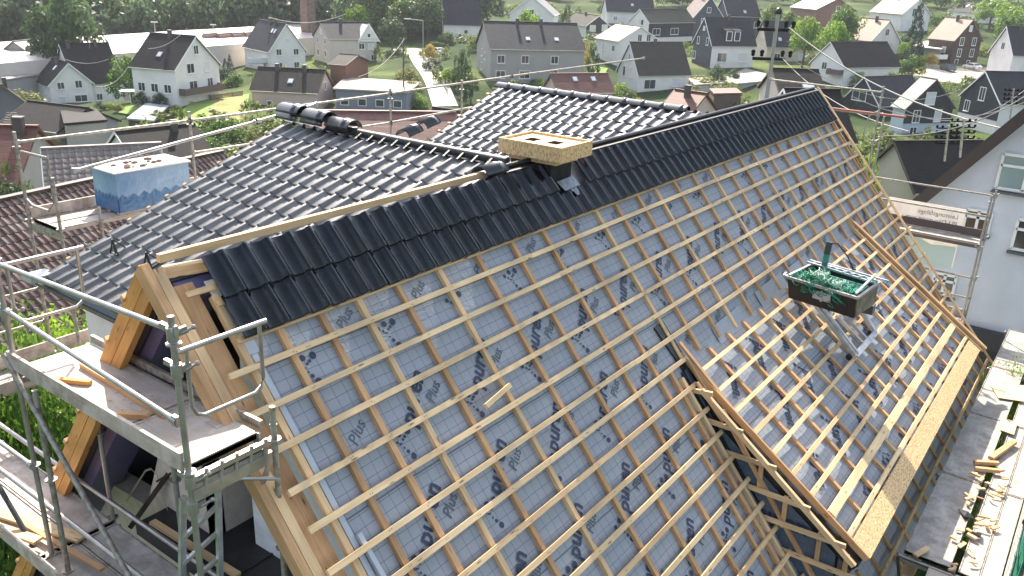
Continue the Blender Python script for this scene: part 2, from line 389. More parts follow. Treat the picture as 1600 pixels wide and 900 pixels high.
obj('roof_membrane', sheet(FP, .33, 16.45, .05, 7.75, 100, 50), MEMB, house)
m = MB(); m.prism([FP(.35, .3, -.05), FP(.35, 7.7, -.05), FP(.35, 7.7, -.2), FP(.35, .3, -.2)], (16.0, 0, 0))
obj('roof_deck', m, PINE2, house)
# ---- tiles
PROF = [(0,.010),(.03,.004),(.3,.0),(.56,.002),(.61,.010),(.66,.042),(.69,.050),(.78,.053),(.87,.050),(.90,.042),(.96,.010),(1.0,.010)]
def tiles(mb, O, eu, ed, nn, cols, rows, w, g, clip=None, h0=.05, jit=.0015, colr=None):
    for j in range(rows):
        for i in range(cols):
            cu = (i+.5)*w; cd = (j+.5)*g
            P = O+eu*cu+ed*cd
            if clip and not clip(P): continue
            jx = rnd.uniform(-jit, jit); base = len(mb.v); n = len(PROF); tl = rnd.uniform(-.003, .005)
            bot = (j+1)*g+.018+rnd.uniform(-.003, .003)
            for (uu, hh) in PROF: mb.v.append(tuple(O+eu*((i+uu)*w+jx)+ed*(j*g-.02)+nn*(h0+hh)))
            for (uu, hh) in PROF: mb.v.append(tuple(O+eu*((i+uu)*w+jx)+ed*(bot-.012)+nn*(h0+.028+tl+hh)))
            for (uu, hh) in PROF: mb.v.append(tuple(O+eu*((i+uu)*w+jx)+ed*bot+nn*(h0+.021+tl+hh)))
            for (uu, hh) in PROF: mb.v.append(tuple(O+eu*((i+uu)*w+jx)+ed*bot+nn*(h0+tl)))
            for r in range(3):
                for k in range(n-1):
                    a = base+r*n+k
                    mb.f.append((a, a+n, a+n+1, a+1)); mb.uv.append([(0,0)]*4); mb.sm.append(r < 2)
EX = Vector((1,0,0)); EY = Vector((0,1,0))
ed = Vector((0, -math.cos(AL), -math.sin(AL)))
m = MB()
chx0, chx1 = 5.22, 5.70
def cl(P): return not (chx0-.05 < P.x < chx1+.25 and P.y > -.24)
tiles(m, FP(.24, .10), EX, ed, NF, 68, 2, .2385, .375, cl, h0=.085, jit=.004)
obj('front_roof_tiles', m, TILE, house)
m = MB()   # wooden batten ends and side lip under the strip
m.beam(FP(.2, .5, .05), FP(.34, .5, .05), .05, .035, NF); m.beam(FP(-.02, .36, .07), FP(.5, .36, .07), .05, .03, NF)
m.beam(FP(.2,.86,.06), FP(16.4,.86,.06), .05, .03, NF)
obj('tile_batten', m, PINE, house)
# ---- counter battens
cpos = [.63,1.10,1.55,2.09,2.71,3.35,4.0,4.64,5.22]
cpos2 = [5.9,6.42,7.06,7.61,8.25,8.90,9.57,10.2,10.85,11.5,12.12,12.75,13.4,14.02,14.62,15.2,15.8,16.3]
def bar(name, f, s0, t0, s1, t1, h, w, th, mm, nn):
    m = MB(); p0 = f(s0, t0, h); p1 = f(s1, t1, h); L = (p1-p0).length
    n = 4 if L > 3 else 2; sag = rnd.uniform(-.006, .006)
    pts = []
    if L > 6.5:
        a = 0; d = (p1-p0)/L; sd = d.cross(nn)
        while a < L:
            b2 = min(L, a+rnd.uniform(3.4, 5.2)); b2 = L if L-b2 < 1 else b2; o1 = sd*rnd.uniform(-.007,.007); o2 = sd*rnd.uniform(-.007,.007)
            m.beam(p0+d*(a+.002)+o1, p0+d*b2+o2, w*rnd.uniform(.95,1.05), th, nn); a = b2
    else: m.beam(p0, p1, w, th, nn)
    return obj(name, m, mm, house)
WOODS = [PINE2, PINE2, PINE2, PINE]
for s in cpos: bar('counter_batten', FP, s+rnd.uniform(-.006,.006), .75, s+rnd.uniform(-.006,.006), 7.72, .025, .062, .05, rnd.choice(WOODS), NF)
for s in cpos2:
    bar('counter_batten', FP, s, .75, s, (3.22 if 5.7 < s < 14.1 else 7.72)+rnd.uniform(-.03,.05), .025, .062, .05, rnd.choice(WOODS), NF)
for s in cpos2[0:14]: bar('counter_batten', FP, s, 6.95, s, 7.75, .025, .06, .05, PINE2, NF)
bar('counter_batten', FP, .23, .42, .23, 7.8, .02, .065, .055, PINE, NF)
bar('valley_batten', FP, 5.50, 3.2, 5.42, 7.7, .03, .07, .06, PINE2, NF)
bar('valley_batten', FP, 5.66, 3.35, 5.60, 7.7, .03, .06, .06, PINE3, NF)
# ---- roof battens
j = 0; t = 1.12; rows = []
while t < 7.7: rows.append(t); t += .3435
for t in rows:
    if t < 3.1 or t > 7.0:
        if t > 7.0:
            bar('roof_batten', FP, -.04, t, 5.75, t, .067, .056, .034, PINE3, NF); bar('roof_batten', FP, 6.0, t, 16.85+rnd.uniform(0,.2), t, .067, .052, .034, PINE, NF)
        else: bar('roof_batten', FP, -.04+rnd.uniform(-.02,.02), t, 16.7+rnd.uniform(0,.15), t+rnd.uniform(-.008,.008), .067, .056, .034, rnd.choice([PINE3, PINE3, PINE]), NF)
    else:
        bar('roof_batten', FP, -.04+rnd.uniform(-.03,.03), t, 5.86+rnd.uniform(-.06,.06)-.02*(t-3), t+rnd.uniform(-.01,.01), .067, .056, .034, rnd.choice([PINE3, PINE3, PINE]), NF)
        bar('roof_batten', FP, 14.0, t, 16.85+rnd.uniform(0,.35), t+rnd.uniform(-.01,.01), .067, .05, .034, PINE3, NF)
nm_ = MB()
for t in rows:
    for s in cpos+cpos2:
        if 5.75 < s < 14 and 3.1 < t < 7.0: continue
        for q in (-.012, .013):
            c = FP(s+q, t+rnd.uniform(-.012,.012), .0856); r_n = .0055
            nm_.face([c+Vector((r_n*math.cos(a*1.05), 0, 0))+FP(0, r_n*math.sin(a*1.05))-FP(0, 0) for a in range(6)])
obj('nail_heads', nm_, mat('nail_steel', (.12,.10,.09), .5, .5), house, 'stuff')
# right verge laths
bar('verge_lath', FP, 16.62, -.03, 16.92, 7.9, .10, .09, .03, PINE, NF)
bar('verge_rafter', FP, 16.5, .0, 16.5, 7.9, -.03, .07, .14, PINE2, NF)
# ---- left verge timbers
bar('verge_rafter', FP, -.19, .0, -.19, 8.1, -.035, .075, .13, PINE2, NF)
bar('verge_rafter', FP, -.10, .06, -.10, 8.1, -.03, .085, .12, PINE, NF)
bar('verge_board', FP, .06, .22, .06, 8.1, -.07, .2, .03, PINE2, NF)
m = MB(); m.prism([FP(.28,.3,.012), FP(.335,.3,.012), FP(.335,7.7,.012), FP(.28,7.7,.012)], NF*.012)
m.prism([FP(.2,.28,.03), FP(.36,.28,.03), FP(.36,1.0,.03), FP(.24,1.0,.03)], NF*.01)
obj('verge_flashing', m, METALW, house)
m = MB(); m.beam(FP(.36,2.72,.05), FP(.40,4.0,.05), .045, .04, NF)
obj('metal_strip', m, METALW, house)
def bbar(name, x, t0, t1, h, w, th, mm):
    m = MB(); m.beam(BP(x, t0, h), BP(x, t1, h), w, th, NB); obj(name, m, mm, house)
bbar('verge_rafter', -.19, .0, 7.6, -.05, .07, .135, ORANGE)
bbar('verge_rafter', -.185, .08, 7.6, -.175, .07, .11, ORANGE)
bbar('verge_board', -.03, .2, 7.6, -.03, .2, .03, PINE2)
for k in range(12):   # batten ends beyond the verge
    m = MB(); p = BP(-.25, .45+k*.62, .02); m.beam(p, p+Vector((.3,0,0)), .06, .04, NB); obj('batten_end', m, PINE, house)
# ---- ridge
m = MB(); m.beam((-.05, .01, 9.525), (4.2, .01, 9.525), .05, .07); m.beam((-.02, .0, 9.40), (.45, -.07, 9.38), .09, .09)
obj('ridge_board', m, PINE, house)
m = MB(); m.tube([(4.55, .03, 9.55), (16.62, .03, 9.55)], .035, 8); m.beam((4.55, -.02, 9.50), (16.6, -.02, 9.50), .14, .03)
obj('ridge_roll', m, FELT, house)
def ridge_tile_mb(c, d, L=.42, r=.125, up=Vector((0,0,1))):
    """half round ridge tile: open shell with raised collar"""
    m = MB(); d = Vector(d).normalized(); sd = d.cross(up).normalized(); u = sd.cross(d)
    def ring(x, rr):
        return [Vector(c)+d*x+sd*(math.cos(a)*rr)+u*(math.sin(a)*rr*.85) for a in [math.pi*(.02+.96*k/12) for k in range(13)]]
    st = [(0,r),(.62*L,r*.98),(.64*L,r*1.10),(.78*L,r*1.10),(.8*L,r*1.02),(L,r*1.0)]
    base = len(m.v); n = 13
    outer = [ring(a*1, b) for a, b in st]; inner = [ring(a*1, b-.014) for a, b in st]
    for rg in outer+inner: m.v += [tuple(p) for p in rg]
    ns = len(st)
    for i in range(ns-1):
        for k in range(n-1):
            a = base+i*n+k; m.f.append((a, a+1, a+n+1, a+n)); m.uv.append([(0,0)]*4); m.sm.append(True)
            b = base+(ns+i)*n+k; m.f.append((b, b+n, b+n+1, b+1)); m.uv.append([(0,0)]*4); m.sm.append(True)
    for i in (0, ns-1):
        for k in range(n-1):
            a = base+i*n+k; b = base+(ns+i)*n+k; m.f.append((a, b, b+1, a+1)); m.uv.append([(0,0)]*4); m.sm.append(False)
    for k in (0, n-1):
        for i in range(ns-1):
            a = base+i*n+k; b = base+(ns+i)*n+k; m.f.append((a, a+n, b+n, b)); m.uv.append([(0,0)]*4); m.sm.append(False)
    # clip bosses
    for q in (-.5, .5): m.ball(Vector(c)+d*.7*L+sd*r*q*1.9*.55+u*r*.8, .012, 6, 4)
    return m
obj('ridge_tile', ridge_tile_mb((4.12, 0, 9.53), (1,0,0), .42, .13), RIDGE, house)
# ---- chimney with its chipboard cover
m = MB(); m.box(chx0, chx1, -.29, .35, 8.5, 9.64)
ch = obj('chimney', m, mat('slate_chimney_cladding', (.010,.011,.013), .6, noise=(9, (.02,.022,.025), .4, .6), bump=.5, spec=.2), house)
m = MB(); zt0, zt1 = 9.61, 9.80; X0, X1, Y0, Y1 = 5.08, 5.82, -.52, .46
m.box(X0, X1, Y0, Y0+.03, zt0, zt1); m.box(X0, X1, Y1-.03, Y1, zt0, zt1); m.box(X0, X0+.03, Y0+.03, Y1-.03, zt0, zt1); m.box(X1-.03, X1, Y0+.03, Y1-.03, zt0, zt1)
m.box(X0+.03, X1-.03, Y0+.03, Y1-.03, zt1-.06, zt1-.03)
m.box(X0+.1, X1-.12, Y0+.14, Y1-.1, zt0-.07, zt0-.002)
o = obj('chipboard_cover', m, OSB, ch)
for q in ((5.33, 5.52, .08, .24), (5.36, 5.55, -.26, -.1)): m = MB(); m.box(*q, zt1-.028, zt1-.026); obj('flue_hole', m, MATTE, ch)
m = MB()
for k in range(5):
    p = FP(5.42+rnd.uniform(-.1,.14), .38+k*.035, .12); m.prism([p, p+Vector((.1,0,.01)), p+Vector((.13,-.06,-.07)), p+Vector((.02,-.07,-.07))], NF*.01)
m.prism([FP(5.3,.36,.12), FP(5.66,.35,.14), FP(5.7,.5,.15), FP(5.33,.52,.15)], NF*.012)
obj('lead_flashing', m, mat('lead_sheet', (.14,.16,.19), .3, .4, bump=.7, bscale=14), ch)
# ---- rear wings
def wing(x0, y1, depth, label):
    tp = .381; c = math.cos(math.atan(tp)); s_ = math.sin(math.atan(tp)); L = depth/c
    nn = Vector((-s_, 0, c)); dd = Vector((-c, 0, -s_))
    m = MB()
    m.prism([(x0, 0, H-.03), (x0-depth, 0, H-.03-depth*tp), (x0-depth, 0, H-.25-depth*tp), (x0, 0, H-.3), (x0+depth, 0, H-.25-depth*tp), (x0+depth, 0, H-.03-depth*tp)], (0, y1-.05, 0))
    obj('wing_roof_deck', m, DARKIN, house)
    m = MB(); m.prism([(x0-depth+.25, y1-.5, H-.25-depth*tp), (x0+depth-.25, y1-.5, H-.25-depth*tp), (x0, y1-.5, H-.3)], (0, .2, 0))
    m.box(x0-depth+.25, x0+depth-.25, 1.2, y1-.3, 0, H-.3-depth*tp)
    obj('wing_wall', m, RENDER_W, house)
    m = MB(); nrow = int(L/.34)+1; rows = nrow; cols = int((y1)/.235)+1
    O = Vector((x0, y1, H-.02))+dd*.04
    tiles(m, O, Vector((0,-1,0)), dd, nn, cols, rows, .235, L/rows, lambda P: P.y > .27*(x0-P.x)+.02, h0=.02)
    obj('wing_roof_tiles', m, TILE2, house)
    m = MB()
    for k in range(rows):
        p = Vector((x0, y1, H-.04))+dd*(k+.8)*(L/rows); m.beam(p-Vector((0,.1,0)), p+Vector((0,.16,0)), .05, .035, nn)
    m.beam(Vector((x0, y1+.02, H-.07)), Vector((x0, y1+.02, H-.07))+dd*L, .03, .12, nn)
    m.beam(Vector((x0, y1+.02, H-.07)), Vector((x0, y1+.02, H-.07))+Vector((c,0,-s_))*L, .03, .12, nn)
    obj('wing_verge_batten', m, PINE2, house)
    # far slope, plainly tiled
    m = MB(); nn2 = Vector((s_, 0, c)); d2 = Vector((c, 0, -s_))
    tiles(m, Vector((x0, .0, H-.02)), Vector((0,1,0)), d2, nn2, cols, rows, .235, L/rows, lambda P: P.y > .27*(P.x-x0)+.02, h0=.02)
    obj('wing_roof_tiles', m, TILE2, house)
wing(4.8, 4.40, 3.82, 'w1')
wing(11.05, 4.98, 3.15, 'w2')
m = MB(); m.tube([(4.8, .1, 9.58), (4.8, 3.4, 9.58)], .06, 8)
for k in range(14): m.beam((4.62, .3+k*.235, 9.53), (4.76, .3+k*.235, 9.60), .03, .02)
obj('wing_ridge_roll', m, FELT, house)
for k in range(11):
    obj('wing_ridge_tile', ridge_tile_mb((11.05, 5.02-k*.40, 9.50), (0,-1,0), .44, .13), RIDGE, house)
# gutter of the near wing
m = MB(); gx = 4.8-3.82-.05; gz = H-.05-3.86*.381
n = 8
for q in range(n):
    a0 = math.pi+math.pi*q/n; a1 = math.pi+math.pi*(q+1)/n; r = .075
    P = [Vector((gx-.05+r*math.cos(a), y, gz+.02+r*math.sin(a))) for a, y in ((a0, 1.0), (a1, 1.0), (a1, 4.5), (a0, 4.5))]
    m.face(P, smooth=True); m.face([p-Vector((0,0,.006)) for p in P[::-1]], smooth=True)
m.beam((gx+.06, 1.0, gz+.05), (gx+.06, 4.5, gz+.03), .12, .01)
obj('gutter', m, mat('dark_zinc', (.09,.11,.12), .4, .6), house)
m = MB(); m.box(gx-.2, gx+.1, 4.3, 4.55, gz+.03, gz+.1)
obj('verge_cap', m, METALW, house)
for q, (yy, xx) in enumerate(((3.75, 1.55), (3.0, 1.55), (2.25, 1.55))):    # snow hooks
    m = MB(); z = H-.02-(4.8-xx)*.381+.08; p = Vector((xx, yy, z)); a = Vector((-.30, 0, -.02))
    m.beam(p, p+Vector((-.02, 0, .20)), .02, .012, (1,0,0)); m.beam(p+Vector((-.02,.0,.2)), p+Vector((.16,0,.03)), .02, .012)
    m.beam(p+Vector((-.02,-.09,.0)), p+Vector((-.02,0,.2)), .02, .012, (1,0,0)); m.beam(p+Vector((-.02,.09,.0)), p+Vector((-.02,0,.2)), .02, .012, (1,0,0)); m.beam(p+Vector((-.02,-.09,.01)), p+Vector((-.02,.09,.01)), .02, .014)
    m.beam(p+Vector((0,0,.0)), p+Vector((.22,0,.06)), .05, .012)
    obj('snow_hook', m, BLACKPL, house)
# ---- dormer
DX0, DX1 = 5.98, 13.98; DL = 3.22
obj('dormer_membrane', sheet(DP, DX0+.05, DX1-.05, 0.0, DL-.1, 60, 20), MEMB, house)
m = MB(); m.prism([DP(DX0+.1, .05, -.03), DP(DX0+.1, DL-.05, -.03), DP(DX0+.1, DL-.05, -.16), DP(DX0+.1, .2, -.16)], (DX1-DX0-.2, 0, 0))
obj('dormer_deck', m, FOIL, house)
dc = [6.62,7.27,7.85,8.5,9.12,9.78,10.4,11.05,11.7,12.3,12.92,13.5,13.98]
for s in dc: bar('counter_batten', DP, s, .03, s, DL-.12, .025, .06, .05, rnd.choice([PINE2, PINE]), ND)
dr = [.22,.56,.90,1.25,1.59,1.93,2.26,2.90]
for t in dr: bar('roof_batten', DP, DX0-.03, t, DX1+.03, t+rnd.uniform(-.01,.01), .067, .056, .034, rnd.choice([PINE3, PINE3, PINE]), ND)
bar('wide_board', DP, DX0+.02, 2.58, DX1, 2.58, .067, .115, .034, PINE3, ND)
m = MB(); m.prism([DP(DX0-.02, DL-.26, .05), DP(DX1+.15, DL-.24, .05), DP(DX1+.15, DL+.03, .05), DP(DX0-.02, DL+.03, .05)], ND*.03)
obj('eaves_board', m, OSB, house)
m = MB(); m.beam(DP(DX0, DL, -.06), DP(DX1+.1, DL, -.06), .02, .18, ND)
obj('eaves_fascia', m, FOIL, house)
bar('dormer_verge_board', DP, DX0-.03, -.12, DX0-.03, DL+.02, .04, .03, .09, PINE2, ND)
for k in range(9): m = MB(); p = DP(DX0-.1, .25+k*.36, -.05); m.beam(p, p+Vector((.1,0,0)), .06, .035, ND); obj('verge_block', m, PINE2, house)
bar('dormer_verge_board', DP, DX1+.06, -.5, DX1+.10, DL+.1, .09, .05, .10, PINE2, ND)
bar('dormer_verge_board', DP, DX1-.06, -.4, DX1-.02, DL+.05, .06, .03, .07, PINE, ND)
bar('dormer_verge_board', DP, DX1+.16, -.2, DX1+.20, DL+.1, .08, .03, .09, PINE, ND)
# cheek
CX = 5.80
def cheek_poly(x, d0, d1):
    return [Vector((x, D0.y-.1, D0.z)), Vector((x, DP(0, DL-.25).y, FP(0, (-DP(0, DL-.25).y)/math.cos(AL)).z-.05)), DP(x, DL-.25, -.16), DP(x, .1, -.16)]
m = MB(); P = cheek_poly(CX, 0, 0)
m.face(P, [(-p.y*1.0, p.z) for p in P]); m.face([p+Vector((.05,0,0)) for p in P[::-1]])
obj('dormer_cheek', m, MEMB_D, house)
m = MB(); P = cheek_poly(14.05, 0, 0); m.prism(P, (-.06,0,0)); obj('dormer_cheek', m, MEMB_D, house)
m = MB(); a = DP(0, DL-.3); m.box(CX+.05, 14, a.y+.02, a.y+.1, a.z-1.25, a.z-.12)
obj('dormer_front', m, FOIL, house)
m = MB(); m.prism([DP(CX+.02, .1, -.03), DP(CX+.02, DL, -.03), DP(CX+.02, DL, -.17), DP(CX+.02, .1, -.17)], (.22, 0, 0)); obj('dormer_verge_foil', m, FOIL, house)
def cb(name, y0, z0, y1, z1, w=.055, th=.035, off=.02, mm=None):
    m = MB(); m.beam((CX-off, y0, z0), (CX-off, y1, z1), w, th, (1,0,0)); obj(name, m, mm or PINE, house)
cb('cheek_rafter', -2.45, 6.86, -4.66, 5.21, .065, .05, .07, PINE)
for k, (y0, z0) in enumerate(((-2.3,6.80),(-2.55,6.46),(-2.85,6.10),(-3.15,5.74),(-3.44,5.38),(-3.74,5.02),(-4.04,4.66))):
    y1 = max(-2.45-(6.86-z0)*1.347-.08, -4.72); cb('cheek_batten', y0+.1, z0, y1, z0+rnd.uniform(.0,.05), .06, .035, .075)
cb('cheek_counter', -2.75, 6.65, -4.35, 4.62, .055, .04, .03, PINE2)
for y, z, l in ((-3.35,6.08,.42),(-3.72,5.72,.5),(-4.2,5.4,.5),(-4.55,5.25,.7)): cb('cheek_block', y, z+.05, y-.02, z-l+.1, .055, .035, .03, PINE2)
# loose laths and foil in the valley head
m = MB(); m.prism([FP(5.72, 2.62, .012), FP(5.98, 2.6, .012), FP(6.02, 3.5, .012), FP(5.84, 3.5, .012)], NF*.02)
m.prism([FP(5.75, 3.3, .01), FP(5.95, 3.3, .02), FP(5.75, 5.0, .03), FP(5.65, 5.0, .01)], NF*.02)
obj('valley_foil', m, FOIL, house)
m = MB()
for a, b in (((5.98,2.95,.08),(6.0,4.3,.3)), ((5.8,3.5,.12),(5.82,4.1,.16)), ((5.92,3.2,.10),(5.85,4.6,.18))): m.beam(FP(*a), FP(*b), .055, .035, NF)
obj('valley_lath', m, PINE2, house)
# plastic patch
for (s0, s1, t0, t1) in ((7.0,8.0,3.05,3.3),(8.7,9.9,3.0,3.3),(10.0,11.2,3.0,3.28)):
    m = MB(); m.prism([FP(s0,t0,.02), FP(s1,t0-.03,.02), FP(s1,t1,.02), FP(s0,t1+.02,.02)], NF*.006); obj('joint_tape', m, mat('clear_tape', (.31,.345,.38), .3, bump=.6, bscale=25), house)
# ---- print on the membrane
def text_mesh(body, size, bold=0, shear=.15):
    c = bpy.data.curves.new('t', 'FONT'); c.body = body; c.size = size; c.offset = bold; c.shear = shear; c.resolution_u = 2
    o = bpy.data.objects.new('t', c); COL.objects.link(o)
    dg = bpy.context.evaluated_depsgraph_get(); me = bpy.data.meshes.new_from_object(o.evaluated_get(dg))
    V = [v.co.copy() for v in me.vertices]; F = [tuple(p.vertices) for p in me.polygons]
    bpy.data.objects.remove(o); bpy.data.curves.remove(c); bpy.data.meshes.remove(me)
    return V, F
PUR = text_mesh('puren', .245, .006); PLU = text_mesh('Plus', .155, .001)
def stamp(mb, TM, f, s, t, ang, h=.009, keep=None):
    ca, sa = math.cos(ang), math.sin(ang); V, F = TM; P = []
    for v in V: P.append((s+v.x*ca-v.y*sa, t-(v.x*sa+v.y*ca)))
    if keep and not all(keep(*p) for p in P): return
    b = len(mb.v)
    mb.v += [tuple(f(a, c, h)) for a, c in P]
    for q in F: mb.f.append(tuple(b+i for i in q)); mb.uv.append([(0,0)]*len(q)); mb.sm.append(False)
def dots(mb, f, s, t, ang, h=.009, keep=None, k=1):
    if keep and not keep(s, t): return
    for dx, dy, r in ((0,0,.010),(.045,.03,.016),(-.04,.04,.016),(.0,-.05,.013),(-.085,.085,.027),(.03,.105,.036),(.085,.045,.02),(.155,.08,.042),(.02,-.105,.022),(.05,-.18,.036),(-.02,.01,.012)):
        a = math.cos(ang); b_ = math.sin(ang); x = s+(dx*a-dy*b_)*k; y = t-(dx*b_+dy*a)*k
        mb.face([f(x+r*k*math.cos(q*math.pi/7), y+r*k*math.sin(q*math.pi/7), h) for q in range(14)])
mk = lambda s, t: .4 < s < 16.35 and .8 < t < 7.6 and not (5.55 < s < 14.15 and t > 3.2)
mb1 = MB(); mb2 = MB()
for r in range(8):
    for k in range(-1, 18):
        s = (.70 if r % 2 == 0 else .20)+k*1.0+(.02*r); t = 1.26+r*.985
        if rnd.random() < .03: continue
        dots(mb1, FP, s, t+.02, .1, keep=mk, k=.85); stamp(mb1, PUR, FP, s+.22, t-.05, R_(44), keep=mk)
        stamp(mb2, PLU, FP, s+.56, t-.15, R_(36), keep=mk)
obj('membrane_logo', mb1, PRINT, house); obj('membrane_lettering', mb2, PRINTG, house)
mb1 = MB(); mb2 = MB(); mk2 = lambda s, t: DX0+.1 < s < DX1-.15 and .06 < t < DL-.2
for r in range(5):
    for k in range(0, 10):
        s = DX0+.75+k*.98+(r % 2)*.5; t = .1+r*.78
        dots(mb1, DP, s, t+.3, 3.2, keep=mk2); stamp(mb1, PUR, DP, s+.02, t+.22, R_(44+180), keep=mk2)
        stamp(mb2, PLU, DP, s-.28, t+.5, R_(40+180), keep=mk2)
obj('membrane_logo', mb1, PRINT, house); obj('membrane_lettering', mb2, PRINTG, house)
mb1 = MB(); V, F = text_mesh('puren', .34, .004, 0)
b = len(mb1.v); mb1.v += [(CX-.012, -3.25-v.x, 5.30+v.y) for v in V]
for q in F: mb1.f.append(tuple(b+i for i in q)); mb1.uv.append([(0,0)]*len(q)); mb1.sm.append(False)
obj('membrane_logo', mb1, PRINT, house)
# ------------------------------------------------------------------ loose ridge tiles on the wing ridge and the rear scaffold
G_R = 'spare ridge tiles waiting on the wing ridge'
for lab, c, d in (('black ridge tile, lower one of the pair at the far end of the wing ridge', (4.8, 4.42, 9.60), (0,-1,0)),
                  ('black ridge tile, upper one of the pair at the far end of the wing ridge', (4.8, 4.40, 9.70), (0,-1,0)),
                  ('black ridge tile, lower one of the middle pair on the wing ridge', (4.8, 3.86, 9.60), (0,-1,0)),
                  ('black ridge tile, upper one of the middle pair on the wing ridge', (4.8, 3.83, 9.68), (0,-1,0)),
                  ('single black ridge tile where the wing ridge roll begins', (4.8, 3.32, 9.62), (0,-1,0))):
    tag(obj('ridge_tile', ridge_tile_mb(c, d, .48, .155), RIDGE), lab, 'ridge tile', G_R)
for lab, px, py in (('loose ridge tile lying on the rear scaffold beside the red tiled roof', 640, 208), ('loose ridge tile leaning next to another near the verge of the rear wing', 668, 195)):
    p = at_ax(px, py, 1, 5.35)
    tag(obj('ridge_tile', ridge_tile_mb(p-Vector((.2,0,.05)), (1,.15,.12), .5, .17), RIDGE), lab, 'ridge tile', 'spare ridge tiles on the rear scaffold')
p = FP(2.62, 2.24, .07+.02)
m = MB(); m.beam(FP(2.25,2.36,.13), FP(2.7,2.30,.13), .05, .035, NF)
tag(obj('lath_offcut', m, PINE3), 'short pale lath offcut lying loose across the battens', 'wood offcut')
# ================================================================== SCAFFOLDS
def pole(par, x, y, z0, z1, r=.024, mm=None, name='standard'):
    m = MB(); m.tube([(x, y, z0), (x, y, z1)], r, 8)
    z = math.floor(z0)+.4
    while z < z1-.1:
        if z > z0+.1: m.tube([(x, y, z-.006), (x, y, z+.006)], .055, 8)
        z += 1.0
    m.tube([(x, y, z1-.16), (x, y, z1-.15)], r*1.25, 8)
    obj(name, m, mm or STEEL, par)
def rail(par, a, b, r=.021, mm=None, name='guard_rail'):
    m = MB(); m.tube([a, b], r, 8)
    a, b = Vector(a), Vector(b); d = (b-a).normalized()
    for p, q in ((a, d), (b, -d)):
        m.beam(p-Vector((0,0,.04)), p+Vector((0,0,.04)), .06, .03); m.tube([p-q*.02, p+q*.05], r*1.5, 8)
    obj(name, m, mm or STEEL, par)
def deck(par, x0, x1, y0, y1, z, mm, along='y', gap=.012, n=1, name='deck_board'):
    for i in range(n):
        m = MB()
        if along == 'y':
            w = (x1-x0)/n; a, b = x0+i*w+gap/2, x0+(i+1)*w-gap/2
            m.beam(((a+b)/2, y0, z-.025), ((a+b)/2, y1, z-.025), b-a, .045)
        else:
            w = (y1-y0)/n; a, b = y0+i*w+gap/2, y0+(i+1)*w-gap/2
            m.beam((x0, (a+b)/2, z-.025), (x1, (a+b)/2, z-.025), b-a, .045)
        o = obj(name, m, mm, par)
        m = MB()
        if along == 'y':
            for q in (a+.008, b-.008): m.beam((q, y0, z-.02), (q, y1, z-.02), .014, .062)
            for q in (y0+.01, y1-.01): m.beam((a, q, z-.02), (b, q, z-.02), .02, .06)
        else:
            for q in (a+.008, b-.008): m.beam((x0, q, z-.02), (x1, q, z-.02), .014, .062)
            for q in (x0+.01, x1-.01): m.beam((q, a, z-.02), (q, b, z-.02), .02, .06)
        obj('deck_frame', m, STEEL_OLD, o)
def toe(par, a, b, z, h=.16, mm=None):
    m = MB(); m.beam((a[0], a[1], z+h/2), (b[0], b[1], z+h/2), .028, h); obj('toe_board', m, mm or OLDW, par)
def ledger(par, a, b, r=.024): 
    m = MB(); m.tube([a, b], r, 8); m.beam(Vector(a)-Vector((0,0,.06)), Vector(b)-Vector((0,0,.06)), .03, .05)
    for p in (a, b): m.ball(p, .03, 6, 4, (1,1,1.3))
    obj('ledger', m, STEEL, par)
def coupler(par, p):
    m = MB(); p = Vector(p); m.tube([p-Vector((0,0,.05)), p+Vector((0,0,.05))], .04, 8); m.beam(p, p+Vector((.09,-.03,.02)), .035, .05); m.tube([p+Vector((.05,-.03,0)), p+Vector((.12,-.06,.03))], .012, 6); m.ball(p+Vector((.12,-.06,.03)), .02, 6, 4)
    m.beam(p+Vector((.0,.0,.03)), p+Vector((-.02,.1,.05)), .03, .04)
    obj('coupler', m, STEEL, par)
def loop_guard(par, x0, x1, y, z0, z1, r=.019):
    """end guard frame with rounded lower corners between two standards"""
    m = MB(); c = .10; P = [(x0, y, z1), (x1+.04, y, z1)]
    m.tube(P, r*1.1, 8)
    q = [(x0+.07, y, z1), (x0+.07, y, z0+c), (x0+.10, y, z0+.03), (x0+.16, y, z0), (x1-.10, y, z0), (x1-.05, y, z0+.03), (x1-.02, y, z0+c), (x1-.02, y, z1)]
    m.tube(q, r*.85, 8)
    obj('end_guard', m, STEEL, par)

sc = thing('scaffold', 'steel tube scaffold with timber decks and a ladder standing against the open gable', 'scaffold', (-.4, 0, -1))
XO, XI = -.76, -.09; Y = [-1.29, 1.29, 3.86, 6.43]
pole(sc, XO, Y[0], -1, 9.60); pole(sc, XI, Y[0]-.1, -1, 8.68, mm=STEEL_OLD); pole(sc, XO, Y[1], -1, 9.6); pole(sc, XI, .1, 4.5, 8.3, .026, STEEL)
pole(sc, XO-.02, Y[1]-.35, 4.4, 8.3, .026, STEEL_OLD); pole(sc, XO, Y[2], -1, 7.5); pole(sc, XI, Y[1]+.1, -1, 8.3); pole(sc, XO, Y[3], -1, 7.5); 
